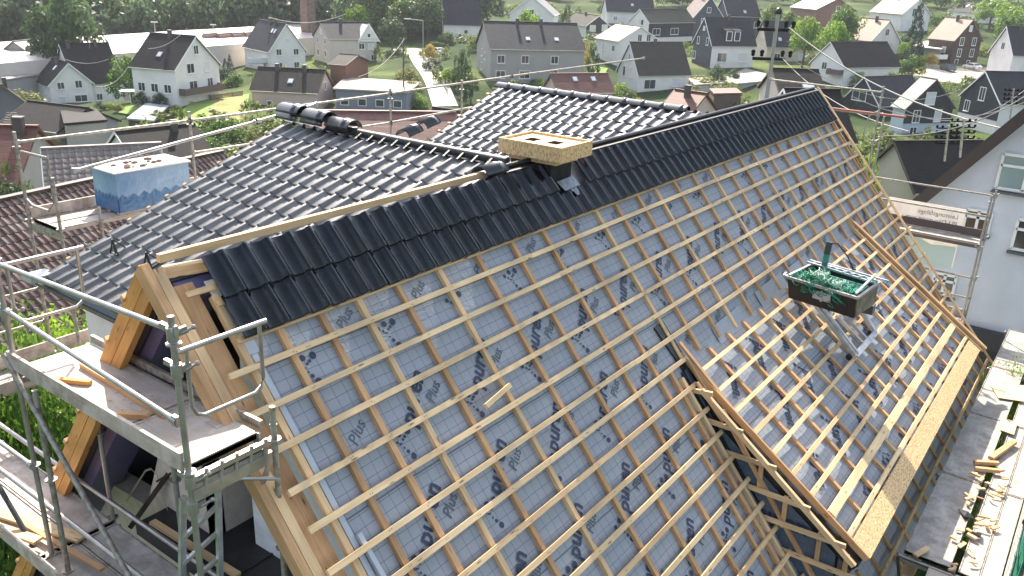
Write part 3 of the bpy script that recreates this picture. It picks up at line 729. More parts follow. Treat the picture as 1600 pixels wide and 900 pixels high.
# upper deck: far bay planks, hatch panel near
deck(sc, XO+.04, XI-.01, -1.22, 1.27, 8.40, OLDW, n=1)
m = MB(); m.box(XO+.06, XI-.04, -1.20, -.42, 8.402, 8.41); m.box(XI-.2, XI-.08, -.95, -.8, 8.41, 8.416); m.beam((XO+.06, -.42, 8.412), (XI-.04, -.42, 8.412), .02, .008)
obj('deck_panel', m, LIGHTDECK, sc)
m = MB(); m.box(XO+.06, XI-.04, -.36, 1.25, 8.402, 8.408); obj('deck_panel', m, LIGHTDECK, sc)
toe(sc, (XO-.03, -1.27), (XO-.03, 1.32), 8.41, .15, OLDW)
m = MB(); m.beam((XI+.03, -1.2, 8.44), (XI+.03, 1.3, 8.44), .03, .07); m.beam((XI-.03, -1.25, 8.36), (XI-.03, 1.3, 8.36), .02, .1); obj('deck_edge', m, STEEL_OLD, sc)
for y in Y[:3]:
    ledger(sc, (XO, y, 8.32), (XI, y, 8.32)) if y < 3 else None
    ledger(sc, (XO, y, 6.32), (XI, y, 6.32))
m = MB()   # latticed end beam under the near end of the upper deck
m.beam((XO, -1.30, 8.20), (XI+.03, -1.30, 8.20), .04, .10); m.beam((XO, -1.30, 8.34), (XI+.02, -1.30, 8.34), .05, .04)
for k in range(5): m.tube([(XO+.1+k*.13, -1.31, 8.20), (XO+.13+k*.13, -1.31, 8.38)], .016, 6)
m.beam((XI+.02, -1.3, 8.18), (XI-.1, -1.3, 7.95), .02, .04); m.tube([(XI, -1.40, 8.05), (XI-.28, -1.3, 8.15)], .018, 6)
obj('end_beam', m, STEEL, sc)
rail(sc, (XO, -1.31, 9.50), (XO, 1.9, 9.34)); rail(sc, (XO, -1.2, 8.78), (XO, 1.35, 8.95))
rail(sc, (XO-.03, 1.2, 9.34), (XO-.1, 3.6, 9.2))
loop_guard(sc, XO, XI+.02, -1.31, 8.80, 9.34); loop_guard(sc, XO, XI+.02, 1.27, 8.80, 9.34)
for p in ((XO, -1.29, 9.47), (XO, -1.29, 9.2), (XO, -1.29, 8.32), (XO, 1.29, 8.32), (XO, 1.29, 8.9), (XO, -1.29, 8.1)): coupler(sc, p)
m = MB(); m.tube([(XO-.05, 1.36, 8.52), (XO-.05, -1.35, 6.0)], .025, 8); obj('brace', m, STEEL_OLD, sc)
m = MB(); m.tube([(XO-.05, 3.9, 8.3), (XO-.05, 1.3, 6.2)], .025, 8); obj('brace', m, DARKST, sc)
# lower deck
deck(sc, XO-.14, XI-.03, 1.33, 3.84, 6.40, OLDW, n=2); deck(sc, XO-.14, XI-.03, 3.9, 6.4, 6.40, OLDW, n=2); deck(sc, XO-.14, XI-.03, -1.25, 1.27, 6.40, GREYW, n=2)
toe(sc, (XO-.18, -1.3), (XO-.18, 1.29), 6.41, .16); toe(sc, (XO-.18, 1.3), (XO-.18, 3.86), 6.41, .16); toe(sc, (XO-.18, 3.87), (XO-.18, 6.4), 6.41, .16)
m = MB(); m.tube([(XI-.02, -1.4, 6.62), (XI-.02, 5.8, 6.62)], .024, 8); obj('guard_rail', m, STEEL, sc)
m = MB(); m.tube([(XO+.05, -1.4, 6.92), (XO+.05, 4.6, 6.92)], .024, 8); obj('guard_rail', m, STEEL, sc)
for y in (-1.3, 1.3): rail(sc, (XO-.02, y, 7.4), (XO-.02, y+2.57, 7.4)) if y > 0 else None
# ladder
m = MB(); a0 = Vector((-.42, -1.12, 8.25)); a1 = Vector((-.62, -1.2, 6.4)); b0 = Vector((-.73, -1.12, 8.1)); b1 = Vector((-1.0, -1.2, 6.4))
m.beam(a0, a1, .025, .06); m.beam(b0, b1, .025, .06); ld = obj('ladder', m, ALU, sc)
for k in range(8):
    f = (k+.6)/8.2; m = MB(); m.beam(b0.lerp(b1, f), a0.lerp(a1, f), .03, .03); obj('rung', m, ALU, ld)
# loose timber on the upper deck
GT = 'loose timber on the gable scaffold'
def lath(a, b, w, h, lab, mm=ORANGE, grp=GT, cat='wood offcut', name='timber_offcut'):
    m = MB(); m.beam(a, b, w, h); return tag(obj(name, m, mm), lab, cat, grp)
z = 8.432
pa, pb = at_z(128, 570, z), at_z(258, 650, z)
lath(pa, pb, .045, .05, 'long orange timber lying lengthwise on the upper gable scaffold deck', PINE2)
lath(at_z(80, 592, z), at_z(142, 598, z), .045, .035, 'short pointed orange offcut beside the toe board on the upper deck', ORANGE)
lath(at_z(183, 648, z), at_z(232, 650, z), .05, .04, 'short square offcut lying at the low end of the long orange timber', PINE2)
m = MB()
for k in range(26):
    p = at_z(rnd.uniform(170, 240), rnd.uniform(610, 648), 8.418); m.beam(p, p+Vector((rnd.uniform(-.02,.02), rnd.uniform(-.02,.02), 0)), .012, .004)
tag(obj('sawdust', m, PINE3), 'pale sawdust and chips around the offcuts on the deck', 'sawdust'); bpy.data.objects['sawdust']['kind'] = 'stuff'
z = 6.44
for k, (p, q, w) in enumerate((((-30, 792), (128, 842), .12), ((40, 820), (160, 890), .05), ((-30, 815), (60, 845), .1))):
    a, b = at_z(*p, z+.03*k), at_z(*q, z+.03*k); lath(a, b, w, .03, ('wide pale board lying on the lower gable scaffold deck', 'narrow orange lath sloping off the lower gable scaffold deck', 'short pale board at the outer end of the lower deck')[k], (PINE3, PINE2, PINE3)[k], name='loose_board', cat='board')
lath(at_z(238, 815, 6.58), at_z(372, 899, 6.58), .07, .03, 'yellow board lying on the black roof sheet beside the ladder', PINE3, name='loose_board', cat='board')
m = MB(); m.beam(at_ax(205, 822, 0, .0), at_ax(262, 742, 0, .25), .07, .05); m.tube([at_ax(245, 752, 0, .2), at_ax(270, 738, 0, .2)], .012, 6)
tag(obj('prop', m, DARKIN), 'dark timber prop leaning in the open gable beside a bent wire', 'prop')
m = MB(); P = [at_ax(px, py, 0, .2) for px, py in ((198,782),(228,735),(236,733),(246,742),(250,765),(262,798))]; m.tube(P[:3], .012, 6); m.tube(P[2:], .004, 5)
tag(obj('bent_wire', m, STEEL), 'thin bent wire hook dangling in front of the beige recess wall', 'wire')
# ---- rear scaffold along the back eaves
sb = thing('scaffold', 'rear scaffold along the back eaves with a raised bay and long rails', 'scaffold', (2, 5.5, -1))
for x in (-.9, 1.45, 4.05, 8.5, 10.7): pole(sb, x, 5.75, -1, 9.6 if x > 1 else 7.5, mm=STEEL_OLD)
for x in (-.9, 1.5, 2.05): pole(sb, x, 5.0, -1, 8.2 if x < 1 else 9.1 if x < 2 else 8.6, mm=STEEL_OLD)
deck(sb, -1.0, 1.4, 4.95, 5.6, 6.4, GREYW, 'x', n=2); deck(sb, 1.5, 4.1, 4.95, 5.6, 6.4, OLDW, 'x', n=2)
toe(sb, (-1.0, 5.68), (1.45, 5.68), 6.41, .2); toe(sb, (-1.0, 4.9), (1.45, 4.9), 6.41, .16, OLDW); toe(sb, (1.5, 5.68), (4.1, 5.68), 6.41, .2)
deck(sb, 1.5, 4.1, 5.02, 5.72, 8.4, OLDW, 'x', n=2)
toe(sb, (1.5, 5.76), (4.1, 5.76), 8.41, .15)
for a, b in (((1.45,5.75,9.46),(4.05,5.75,9.46)), ((4.05,5.75,9.46),(8.5,5.75,9.50)), ((8.5,5.75,9.50),(12.5,5.75,9.56)), ((12.5,5.75,9.56),(19.0,5.75,9.62)), ((4.05,5.75,8.95),(8.5,5.75,8.93)), ((8.5,5.75,8.93),(12.0,5.75,9.0)), ((-.9,5.75,7.4),(1.45,5.75,7.4)), ((-.9,5.75,6.9),(1.45,5.75,6.9))): rail(sb, a, b, mm=STEEL_OLD)
rail(sb, at_ax(115, 267, 1, 5.2), at_ax(400, 190, 1, 5.2), .024); rail(sb, at_ax(400, 190, 1, 5.2), at_ax(494, 163, 1, 5.2), .024)
m = MB(); y = 5.0
m.tube([(1.45, 5.75, 9.35), (1.5, 5.05, 9.35)], .02, 8); m.tube([(1.45, 5.75, 8.7), (1.46, 5.6, 8.62), (1.48, 5.2, 8.62), (1.5, 5.05, 8.75), (1.5, 5.05, 9.35)], .018, 8)
obj('end_guard', m, STEEL_OLD, sb)
m = MB(); m.beam((1.47, 5.75, 8.3), (1.5, 4.98, 8.3), .04, .1); m.tube([(1.5, 5.0, 7.9), (1.5, 4.5, 8.3)], .018, 6); obj('end_beam', m, STEEL_OLD, sb)
# blue wrapped pallet on it
pl = thing('wrapped_pallet', 'pallet of tiles wrapped in blue and clear film with rubble on its white lid', 'pallet', (2.6, 5.4, 8.4))
x0, x1, y0, y1, z0, z1 = 2.36, 3.50, 5.04, 5.66, 8.50, 9.0
m = MB()
for k in range(3): m.box(x0, x1, y0+k*.26, y0+k*.26+.08, 8.41, 8.5)
obj('pallet_base', m, OLDW, pl)
film = mat('blue_film', (.12,.25,.42), .3, noise=(1.6, (.30,.42,.56), .35, .75), bump=.8, bscale=12, spec=.8)
film2 = mat('deep_blue_film', (.02,.11,.27), .3, noise=(3, (.03,.16,.34), .4, .7), bump=.9, bscale=14, spec=.8)
m = MB(); m.box(x0, x1, y0, y1, z0, z1-.01); obj('film', m, film, pl)
m = MB()
for face in ('f', 'l'):
    pts = []; n = 14
    for k in range(n+1):
        zz = z0+.16+.035*(1 if k % 2 else -1)+rnd.uniform(-.01,.01)
        pts.append((x0-.02+(x1-x0+.03)*k/n, y0-.006, zz) if face == 'f' else (x0-.006, y1-(y1-y0+.02)*k/n, zz))
    base = [(p[0], p[1], z0-.06) for p in pts]
    for k in range(n): m.face([base[k], base[k+1], pts[k+1], pts[k]]); 
obj('lower_film', m, film2, pl)
m = MB(); m.prism([(x0-.03, y0-.03, z1), (x1+.03, y0-.03, z1), (x1+.03, y1+.03, z1), (x0-.03, y1+.03, z1)], (0,0,.02)); obj('lid', m, mat('white_board', (.75,.74,.70), .6), pl)
m = MB()
for k in range(16):
    c = (rnd.uniform(x0+.1, x1-.3), rnd.uniform(y0+.1, y1-.1), z1+.03); m.ball(c, rnd.uniform(.02,.05), 5, 3, (1.3,1,.6))
o = tag(obj('rubble', m, mat('brown_rubble', (.25,.17,.12), .9)), 'brown rubble chunks lying on the lid of the wrapped pallet', 'rubble'); o['kind'] = 'stuff'
# ---- scaffold at the far gable
sg = thing('scaffold', 'steel scaffold bay carrying a banner between the far gable and the grey white house', 'scaffold', (17.8, -2.6, -1))
for x in (17.5, 18.12):
    for y, zt_ in ((-1.3, 9.66 if x < 18 else 8.9), (-4.0, 7.55)): pole(sg, x, y, -1, zt_, mm=STEEL)
deck(sg, 17.53, 18.1, -3.98, -1.3, 6.4, GREYW, 'y', n=2); toe(sg, (18.13, -3.98), (18.13, -1.32), 6.41, .18, mat('dark_toe_board', (.12,.09,.08), .8))
toe(sg, (17.49, -3.98), (17.49, -1.32), 6.30, .08, mat('dark_toe_board', (.12,.09,.08), .8))
deck(sg, 17.53, 18.1, -3.98, -1.3, 4.4, GREYW, 'y', n=2); toe(sg, (18.13, -3.98), (18.13, -1.32), 4.41, .18)
for a, b in (((18.12,-4,7.42),(18.12,-1.3,7.42)), ((18.12,-4,6.92),(18.12,-1.3,6.92)), ((18.12,-4,5.4),(18.12,-1.3,5.4)), ((18.12,-4,4.9),(18.12,-1.3,4.9)), ((17.5,-1.3,9.52),(17.5,1.4,9.55)), ((17.5,-1.3,9.0),(17.5,1.4,8.98)), ((18.12,-1.3,8.35),(17.5,-1.3,8.35))): rail(sg, a, b, mm=STEEL_OLD)
for p in ((18.12,-4,7.42),(18.12,-4,6.4),(18.12,-4,5.4),(17.5,-4,6.3),(17.5,-1.3,9.0)): coupler(sg, p)
m = MB(); m.tube([(17.5, -1.3, 9.1), (17.5, -1.1, 8.95), (17.5, -1.05, 8.5), (17.5, -1.3, 8.35)], .018, 6); obj('end_guard', m, STEEL, sg)
m = MB(); m.tube([(17.5,-1.9,9.02),(17.5,-.2,9.02)], .03, 6); obj('ledger', m, mat('red_brown_tube', (.35,.12,.08), .6), sg)
# banner (seen from behind, lettering mirrored)
bn = thing('banner', 'white advertising banner with mirrored lettering tied to the far gable scaffold', 'banner', (18.2, -2.7, 5.2))
m = MB(); n = 10; X = lambda k: 18.20+.012*math.sin(k*1.9)
for k in range(n):
    y0 = -1.75-1.72*k/n; y1 = -1.75-1.72*(k+1)/n
    m.face([(X(k), y0, 6.98), (X(k), y0, 5.42+.1*k/n), (X(k+1), y1, 5.42+.1*(k+1)/n), (X(k+1), y1, 6.98)], smooth=True)
    m.face([(X(k)+.004, y0, 6.98), (X(k+1)+.004, y1, 6.98), (X(k+1)+.004, y1, 5.42+.1*(k+1)/n), (X(k)+.004, y0, 5.42+.1*k/n)], smooth=True)
bc = mat('banner_cloth', (.80,.78,.76), .7); nq = bc.node_tree; tq = nq.nodes.new('ShaderNodeBsdfTranslucent'); tq.inputs[0].default_value = (.8,.76,.72,1); mq = nq.nodes.new('ShaderNodeMixShader'); mq.inputs[0].default_value = .5
nq.links.new(nq.nodes['Principled BSDF'].outputs[0], mq.inputs[1]); nq.links.new(tq.outputs[0], mq.inputs[2]); nq.links.new(mq.outputs[0], nq.nodes['Material Output'].inputs[0])
obj('banner_sheet', m, bc, bn)
m = MB(); m.face([(18.18, -1.76, 6.2), (18.18, -1.76, 5.45), (18.18, -3.45, 5.5), (18.18, -3.45, 6.05), (18.18, -2.9, 6.0), (18.18, -2.5, 6.15)])
obj('banner_colour_field', m, mat('banner_teal', (.50,.66,.66), .7), bn)
m = MB()
for body, y, z, sz in (('Leistungsfähige', -3.36, 6.72, .15), ('PU-Dämmung vom', -3.36, 6.55, .15)):
    V, F = text_mesh(body, sz, .001, 0); b = len(m.v)
    m.v += [(18.178, y+v.x, z+v.y) for v in V]
    for q in F: m.f.append(tuple(b+i for i in q)); m.uv.append([(0,0)]*len(q)); m.sm.append(False)
obj('banner_lettering', m, mat('banner_grey_ink', (.30,.27,.27), .7), bn)
# ---- scaffold along the front eaves
sf = thing('scaffold', 'eaves scaffold with grey plank decks and green netting below the dormer', 'scaffold', (11, -5.5, -1))
Zf = 4.4
for k, (a, b) in enumerate(((7.68, 10.25), (10.27, 12.84), (12.86, 15.43), (15.45, 18.0))): deck(sf, a, b, -5.55, -4.95, Zf, GREYW, 'x', n=1)
for k, (a, b) in enumerate(((5.1, 7.6), (7.68, 10.25), (10.27, 12.84), (12.86, 15.43), (15.45, 18.0))): deck(sf, a, b, -6.14, -5.64, Zf-.02, (LIGHTDECK, LIGHTDECK, GREYW, LIGHTDECK, GREYW)[k], 'x', n=2, gap=.006)
deck(sf, 5.1, 7.6, -5.62, -5.3, Zf-.05, LIGHTDECK, 'x', n=1)
for x in (5.1, 7.66, 10.26, 12.85, 15.44, 18.0):
    pole(sf, x, -5.595, -1, Zf+.06, mm=STEEL_OLD); pole(sf, x, -6.2, -1, 5.5, mm=DARKST); ledger(sf, (x, -4.9, Zf-.09), (x, -6.2, Zf-.09))
for z in (4.95, 5.42): rail(sf, (5.1, -6.19, z), (18, -6.19, z), mm=STEEL_OLD)
toe(sf, (5.1, -6.17), (18, -6.17), Zf, .15, GREYW)
m = MB(); m.tube([(7.6, -4.9, Zf-.1), (7.75, -5.35, 2.4)], .022, 8); obj('brace', m, DARKST, sf)
# netting: a real mesh of strands
nt_ = MB(); nn = 46
for i in range(0, 300):
    x = 5.1+i*.045; yy = -6.25+.04*math.sin(i*.7)+.02*math.sin(i*2.3)
    nt_.tube([(x, yy, Zf+.05), (x+.02, yy-.015, Zf+.5), (x-.01, yy+.01, 5.5)], .0035, 3, caps=False)
for j in range(26):
    z = Zf+.05+j*.045; nt_.tube([(5.1+q*.5, -6.25+.04*math.sin(q*8), z+.01*math.sin(q*1.7+j)) for q in range(27)], .0035, 3, caps=False)
tag(obj('safety_net', nt_, GREEN_NET), 'green safety netting hung along the outer rail of the eaves scaffold', 'netting')
m = MB()
for i in range(9):
    x0 = 5.2+i*1.4; pts = [(x0+q*.2, -6.29-.05*(i % 3)+.03*math.sin(q+i), Zf+.3+.5*math.sin(q*.6+i)**2) for q in range(8)]
    m.tube(pts, .012, 5)
tag(obj('folded_net', m, WHITE_NET), 'bundled pale net edge rope along the green netting', 'rope')
# offcuts
GO = 'timber offcuts on the eaves scaffold deck'
offs = [(1440,1515,665,742)]
k = 0
spec = [((1585,690),(1548,716),.09,'thick orange round timber end lying across the eaves scaffold deck'),
((1522,722),(1560,724),.06,'flat orange offcut, upper of the two parallel ones on the eaves deck'),((1524,732),(1562,736),.06,'flat orange offcut, lower of the two parallel ones on the eaves deck')]
for a, b, w, lab in spec: 
    lath(at_z(*a, Zf+.05), at_z(*b, Zf+.05), w, .06, lab, PINE2, GO)
for i in range(34):
    px = rnd.uniform(1500, 1566)-(0 if i < 24 else 12); py = 735+rnd.random()**.8*90 if i < 24 else rnd.uniform(820, 890)
    if i < 24: px = 1548-(py-735)*.18+rnd.uniform(-32, 26)
    else: px = 1500+rnd.uniform(-14, 22)
    p = at_z(px, py, Zf+.03+rnd.random()*.05); a = rnd.uniform(0, 3.14); L = rnd.uniform(.035, .09)
    d = Vector((math.cos(a), math.sin(a), rnd.uniform(-.15,.15)))*L
    lath(p-d, p+d, rnd.uniform(.025,.055), rnd.uniform(.015,.035), 'small sawn timber offcut in the heap along the netted edge of the eaves deck', rnd.choice([PINE3, PINE, PINE2]), GO)
m = MB(); p = at_z(1560, 597, Zf+.05)
m.prism([at_z(1546, 600, Zf+.03), at_z(1560, 622, Zf+.03), at_z(1600, 628, Zf+.03), at_z(1604, 603, Zf+.03)], (0,0,.012))
tag(obj('board_sheet', m, PINE3), 'bright square cut board lying at the far end of the eaves deck', 'board')
m = MB(); m.prism([at_z(1563, 655, Zf+.03), at_z(1590, 660, Zf+.03), at_z(1584, 680, Zf+.03), at_z(1562, 672, Zf+.03)], (0,0,.012))
tag(obj('board_sheet', m, PINE3), 'small pinkish board piece against the netting near the orange round timber', 'board')
for lab, pts in (('dark crumpled foil scrap on the middle of the eaves deck', ((1497,796),(1512,800),(1524,812),(1506,808))), ('dark curled strap scrap below the offcut heap', ((1516,836),(1532,840),(1534,834),(1518,832)))):
    m = MB(); P = [at_z(*q, Zf+.02+.03*(i % 2)) for i, q in enumerate(pts)]; m.prism(P, (0,0,.015)); tag(obj('scrap', m, FOIL), lab, 'scrap')
lath(at_z(1430, 868, Zf+.05), at_z(1450, 856, Zf+.05), .07, .03, 'pointed pale lath end at the corner of the upper grey plank', PINE3, GO)
m = MB(); m.prism([at_z(1404, 898, 3.9), at_z(1420, 868, 3.9), at_z(1440, 876, 3.9), at_z(1425, 905, 3.9)], (0,0,.03)); tag(obj('board_sheet', m, PINE3), 'orange board standing below the near corner of the eaves scaffold', 'board')
m = MB(); p = DP(10.1, DL, -.25); m.ball(p, .09, 8, 6, (1,1,1.3)); m.tube([p, p+Vector((0,.12,.15))], .06, 8); obj('gutter_outlet', m, BLACKPL, house)

# ================================================================== ROOF HOIST WITH TIPPING BOX
ho = thing('roof_hoist', 'aluminium roof hoist frame lying on the dormer battens', 'hoist', (10.3, -2.9, 6.6))
def FR(s, t, h): return DP(s, t, h)
m = MB(); a, b = FR(9.70, .10, .55), FR(10.95, .55, .52)
q = [FR(9.45, .12, .40), FR(9.55, 1.55, .16), FR(10.75, 1.55, .16), FR(10.72, .55, .42)]
m.beam(q[2], q[3], .11, .06, ND); obj('side_rail', m, ALU, ho); m = MB(); m.beam(q[0], q[1], .13, .06, ND); m.beam(q[0]+ND*.06, q[1]+ND*.06, .05, .03, ND); obj('side_rail', m, ALU, ho)
m = MB(); m.beam(q[1], q[2], .09, .05, ND); m.beam(q[0], q[3], .16, .05, (0,.6,.8)); obj('cross_member', m, ALU, ho)
m = MB(); m.tube([FR(9.85,.85,.2), FR(10.6,.6,.4)], .016, 6); m.tube([FR(9.85,.85,.2), FR(9.95,.3,.55)], .016, 6); m.beam(FR(10.1,1.5,.14), FR(10.1,.9,.16), .05, .05, ND); m.beam(FR(10.35,1.5,.14), FR(10.35,.9,.16), .05, .05, ND); obj('strut', m, ALU, ho)
for x, t in ((9.5,1.5),(10.78,1.5)):
    m = MB(); c = FR(x, t, .10); m.tube([c-Vector((.05,0,0)), c+Vector((.05,0,0))], .05, 10); obj('wheel', m, BLACKPL, ho)
m = MB(); m.box(10.62, 10.8, -3.35, -3.1, 6.62, 6.78); m.beam(FR(10.8,.5,.3), FR(10.95,1.3,.15), .12, .05, ND); obj('carriage', m, DARKST, ho)
# tipping box
bx = thing('tipping_box', 'black tipping box with steel rim and pale plates sitting on the roof hoist', 'tipping box', (9.9, -2.9, 7.2))
def TB_(u, v, w):  # u towards the house gable side, v across, w up
    o = Vector((9.12, -2.38, 7.14)); e1 = Vector((-.10, -1, -.03)).normalized(); e2 = Vector((1, -.10, .0)).normalized(); e3 = e2.cross(e1)*-1
    return o+e1*u+e2*v+Vector((0,0,1))*w
W_, Dp, Hh = 1.04, .78, .36
fl = .07
def quad(m, *P, th=.02):
    P = [Vector(p) for p in P]; n = (P[1]-P[0]).cross(P[2]-P[0]).normalized(); m.prism(P, n*th)
m = MB()
quad(m, TB_(0,0,0), TB_(W_,0,0), TB_(W_+.02,-.12,Hh), TB_(-.02,-.12,Hh))
quad(m, TB_(0,Dp,0), TB_(W_,Dp,0), TB_(W_,Dp+.04,Hh), TB_(0,Dp+.04,Hh)); quad(m, TB_(0,0,0), TB_(0,Dp,0), TB_(W_,Dp,0), TB_(W_,0,0)); quad(m, TB_(0,0,0), TB_(0,Dp,0), TB_(0,Dp+.04,Hh), TB_(-.02,-.12,Hh))
b_ = obj('box_body', m, mat('black_sheet_steel', (.018,.015,.014), .5, .2, bump=.3, bscale=8), bx)
m = MB(); quad(m, TB_(W_,0,0), TB_(W_,Dp,0), TB_(W_,Dp+.04,Hh), TB_(W_+.02,-.12,Hh)); obj('side_plate', m, mat('worn_side_plate', (.20,.19,.17), .5, .5, noise=(8,(.09,.085,.08),.4,.6)), bx)
m = MB(); P = [TB_(-.04,-.14,Hh), TB_(W_+.04,-.14,Hh), TB_(W_+.02,Dp+.06,Hh), TB_(-.02,Dp+.06,Hh)]
for i in range(4): m.beam(P[i], P[(i+1) % 4], .04, .04)
m.beam(TB_(0,-.05,.16), TB_(W_,-.05,.16), .02, .02); obj('rim', m, STEEL, bx)
m = MB(); quad(m, TB_(.40,-.075,.14), TB_(.52,-.075,.14), TB_(.52,-.10,.28), TB_(.40,-.10,.28)); quad(m, TB_(.56,-.075,.14), TB_(.68,-.075,.14), TB_(.68,-.10,.28), TB_(.56,-.10,.28)); m.beam(TB_(.54,-.09,.12), TB_(.54,-.13,.3), .03, .03)
obj('name_plate', m, mat('pale_plate', (.45,.46,.48), .5), bx)
m = MB(); quad(m, TB_(.30,.25,.27), TB_(.95,.25,.27), TB_(.95,.72,.27), TB_(.30,.72,.27)); obj('tarpaulin', m, mat('green_tarp', (.0,.13,.10), .5, bump=.6, bscale=10), bx)
m = MB(); z_ = Hh
for k in range(2): m.beam(TB_(-.05, .62+k*.12, z_+.07), TB_(W_+.02, .62+k*.12, z_+.04), .03, .03)
for k in range(8): m.beam(TB_(.02+k*.13, .62, z_+.07), TB_(.08+k*.13, .74, z_+.07), .015, .02)
m.beam(TB_(W_,-.1,z_+.05), TB_(W_-.05,Dp,z_+.12), .03, .03); m.beam(TB_(.1,.95,z_+.02), TB_(1.2,.8,z_+.07), .025, .025); m.beam(TB_(-.15,0,z_-.04), TB_(.1,.02,z_-.02), .03, .03); m.beam(TB_(-.15,.1,z_-.02), TB_(-.15,0,z_-.04), .02, .02)
obj('lattice_arm', m, ALU, bx)
m = MB(); m.beam(TB_(.22,.66,z_+.02), TB_(.22,.70,z_+.26), .085, .05, (1,0,0)); obj('upright', m, mat('green_machine_paint', (.02,.26,.17), .5, noise=(12,(.08,.10,.10),.5,.6)), bx)
m = MB(); m.beam(TB_(.22,.69,z_+.26), TB_(.22,.72,z_+.46), .09, .05, (1,0,0)); obj('motor', m, DARKST, bx)
m = MB(); m.tube([TB_(.24,.72,z_+.44), TB_(.34,.75,z_+.46), TB_(.5,.85,z_+.26), TB_(.6,.95,z_+.04)], .012, 6); m.ball(TB_(.6,.95,z_+.04), .035, 6, 5); obj('hose', m, BLACKPL, bx)
# bundled net: curly strands
m = MB()
for k in range(150):
    u = rnd.uniform(.0, .92); v = rnd.uniform(-.2, .30); r = rnd.uniform(.02, .05); c = TB_(u, v, Hh+rnd.uniform(-.12, .05)+.10*math.exp(-((u-.42)/.22)**2)-(.14 if v < -.12 else 0))
    if v < -.14: c = TB_(u, -.17, Hh-rnd.uniform(0,.16)*(1 if u > .25 else .4))
    a0 = rnd.uniform(0, 6); tl = rnd.uniform(-1, 1)
    P = [c+Vector((r*math.cos(a0+q*.9)*1.0, r*1.3*math.sin(a0+q*.9), r*.9*math.sin(a0+q*.9+tl)+q*.003)) for q in range(7)]
    m.tube(P, .0065, 4, caps=False)
for k in range(46):
    u = rnd.uniform(-.05, .85); P = [TB_(u+q*.05, rnd.uniform(-.2,.25), Hh+rnd.uniform(-.03,.06)) for q in range(5)]; m.tube(P, .007, 4, caps=False)
tag(obj('green_net', m, mat('bright_green_net', (.01,.22,.13), .55)), 'tangled green net heaped over the rim of the black tipping box', 'net')
m = MB()
for k in range(45):
    u = rnd.choice([rnd.gauss(.68,.07), rnd.gauss(.42,.1)]); c = TB_(u, rnd.uniform(-.1,.2), Hh+.06+.09*math.exp(-((u-.42)/.22)**2)); r = rnd.uniform(.02,.045); a0 = rnd.uniform(0, 6)
    m.tube([c+Vector((r*math.cos(a0+q), r*1.2*math.sin(a0+q), r*math.sin(a0*2+q*1.3))) for q in range(6)], .0055, 4, caps=False)
tag(obj('pale_net', m, WHITE_NET), 'pale knotted cord lying among the green net on the box', 'cord')
# ================================================================== GROUND
m = MB(); NA = 240; rad = [2.0]
while rad[-1] < 2600: rad.append(rad[-1]*1.045+.2)
for r in rad:
    for k in range(NA):
        a = 2*math.pi*k/NA; x = -3.5+r*math.cos(a); y = -6+r*math.sin(a); m.v.append((x, y, zt(x, y)))
m.v.append((-3.5, -6, 0)); cidx = len(m.v)-1
for i in range(len(rad)-1):
    for k in range(NA):
        a = i*NA+k; b = i*NA+(k+1) % NA; m.f.append((a, a+NA, b+NA, b)); m.uv.append([(0,0)]*4); m.sm.append(True)
for k in range(NA): m.f.append((cidx, k, (k+1) % NA)); m.uv.append([(0,0)]*3); m.sm.append(True)
gm = bpy.data.materials.new('grassy_ground'); gm.use_nodes = True
nt = gm.node_tree; N = nt.nodes; L = nt.links; b = N['Principled BSDF']; b.inputs['Roughness'].default_value = .95; b.inputs['Specular IOR Level'].default_value = .1
tc = N.new('ShaderNodeTexCoord'); n1 = N.new('ShaderNodeTexNoise'); n1.inputs['Scale'].default_value = .045; n1.inputs['Detail'].default_value = 8; L.new(tc.outputs['Object'], n1.inputs[0])
cr = N.new('ShaderNodeValToRGB'); el = cr.color_ramp.elements; el[0].position = .38; el[0].color = (.022,.045,.012,1); el[1].position = .64; el[1].color = (.10,.14,.03,1)
e = el.new(.52); e.color = (.045,.07,.02,1); e = el.new(.72); e.color = (.14,.12,.09,1); L.new(n1.outputs[0], cr.inputs[0])
n2 = N.new('ShaderNodeTexNoise'); n2.inputs['Scale'].default_value = 3; n2.inputs['Detail'].default_value = 8; L.new(tc.outputs['Object'], n2.inputs[0])
r2 = N.new('ShaderNodeMapRange'); r2.inputs[1].default_value = .3; r2.inputs[2].default_value = .7; r2.inputs[3].default_value = .55; r2.inputs[4].default_value = 1.3; L.new(n2.outputs[0], r2.inputs[0])
hs = N.new('ShaderNodeHueSaturation'); L.new(cr.outputs[0], hs.inputs['Color']); L.new(r2.outputs[0], hs.inputs['Value']); L.new(hs.outputs[0], b.inputs['Base Color'])
bp = N.new('ShaderNodeBump'); bp.inputs['Distance'].default_value = .3; bp.inputs['Strength'].default_value = .6; L.new(n2.outputs[0], bp.inputs['Height']); L.new(bp.outputs[0], b.inputs['Normal'])
obj('ground', m, gm, kind='structure')
def drape(name, quad_, mm, n=14, off=.14, world=False):
    Q = [q if world else ground(*q) for q in quad_]; m = MB()
    for j in range(n+1):
        for i in range(n+1):
            a = Q[0].lerp(Q[1], i/n); b = Q[3].lerp(Q[2], i/n); p = a.lerp(b, j/n); m.v.append((p.x, p.y, zt(p.x, p.y)+off))
    for j in range(n):
        for i in range(n):
            a = j*(n+1)+i; m.f.append((a, a+1, a+n+2, a+n+1)); m.uv.append([(0,0)]*4); m.sm.append(True)
    obj(name, m, mm, kind='structure')
STREET = mat('pale_concrete_road', (.42,.40,.37), .75, noise=(.6, (.33,.31,.29), .4, .7), bump=.1)
ASPH = mat('grey_asphalt', (.10,.10,.10), .85, noise=(.8, (.15,.145,.14), .4, .7))
PAVE = mat('pinkish_paving', (.36,.31,.28), .8, noise=(.7, (.26,.23,.21), .4, .7))
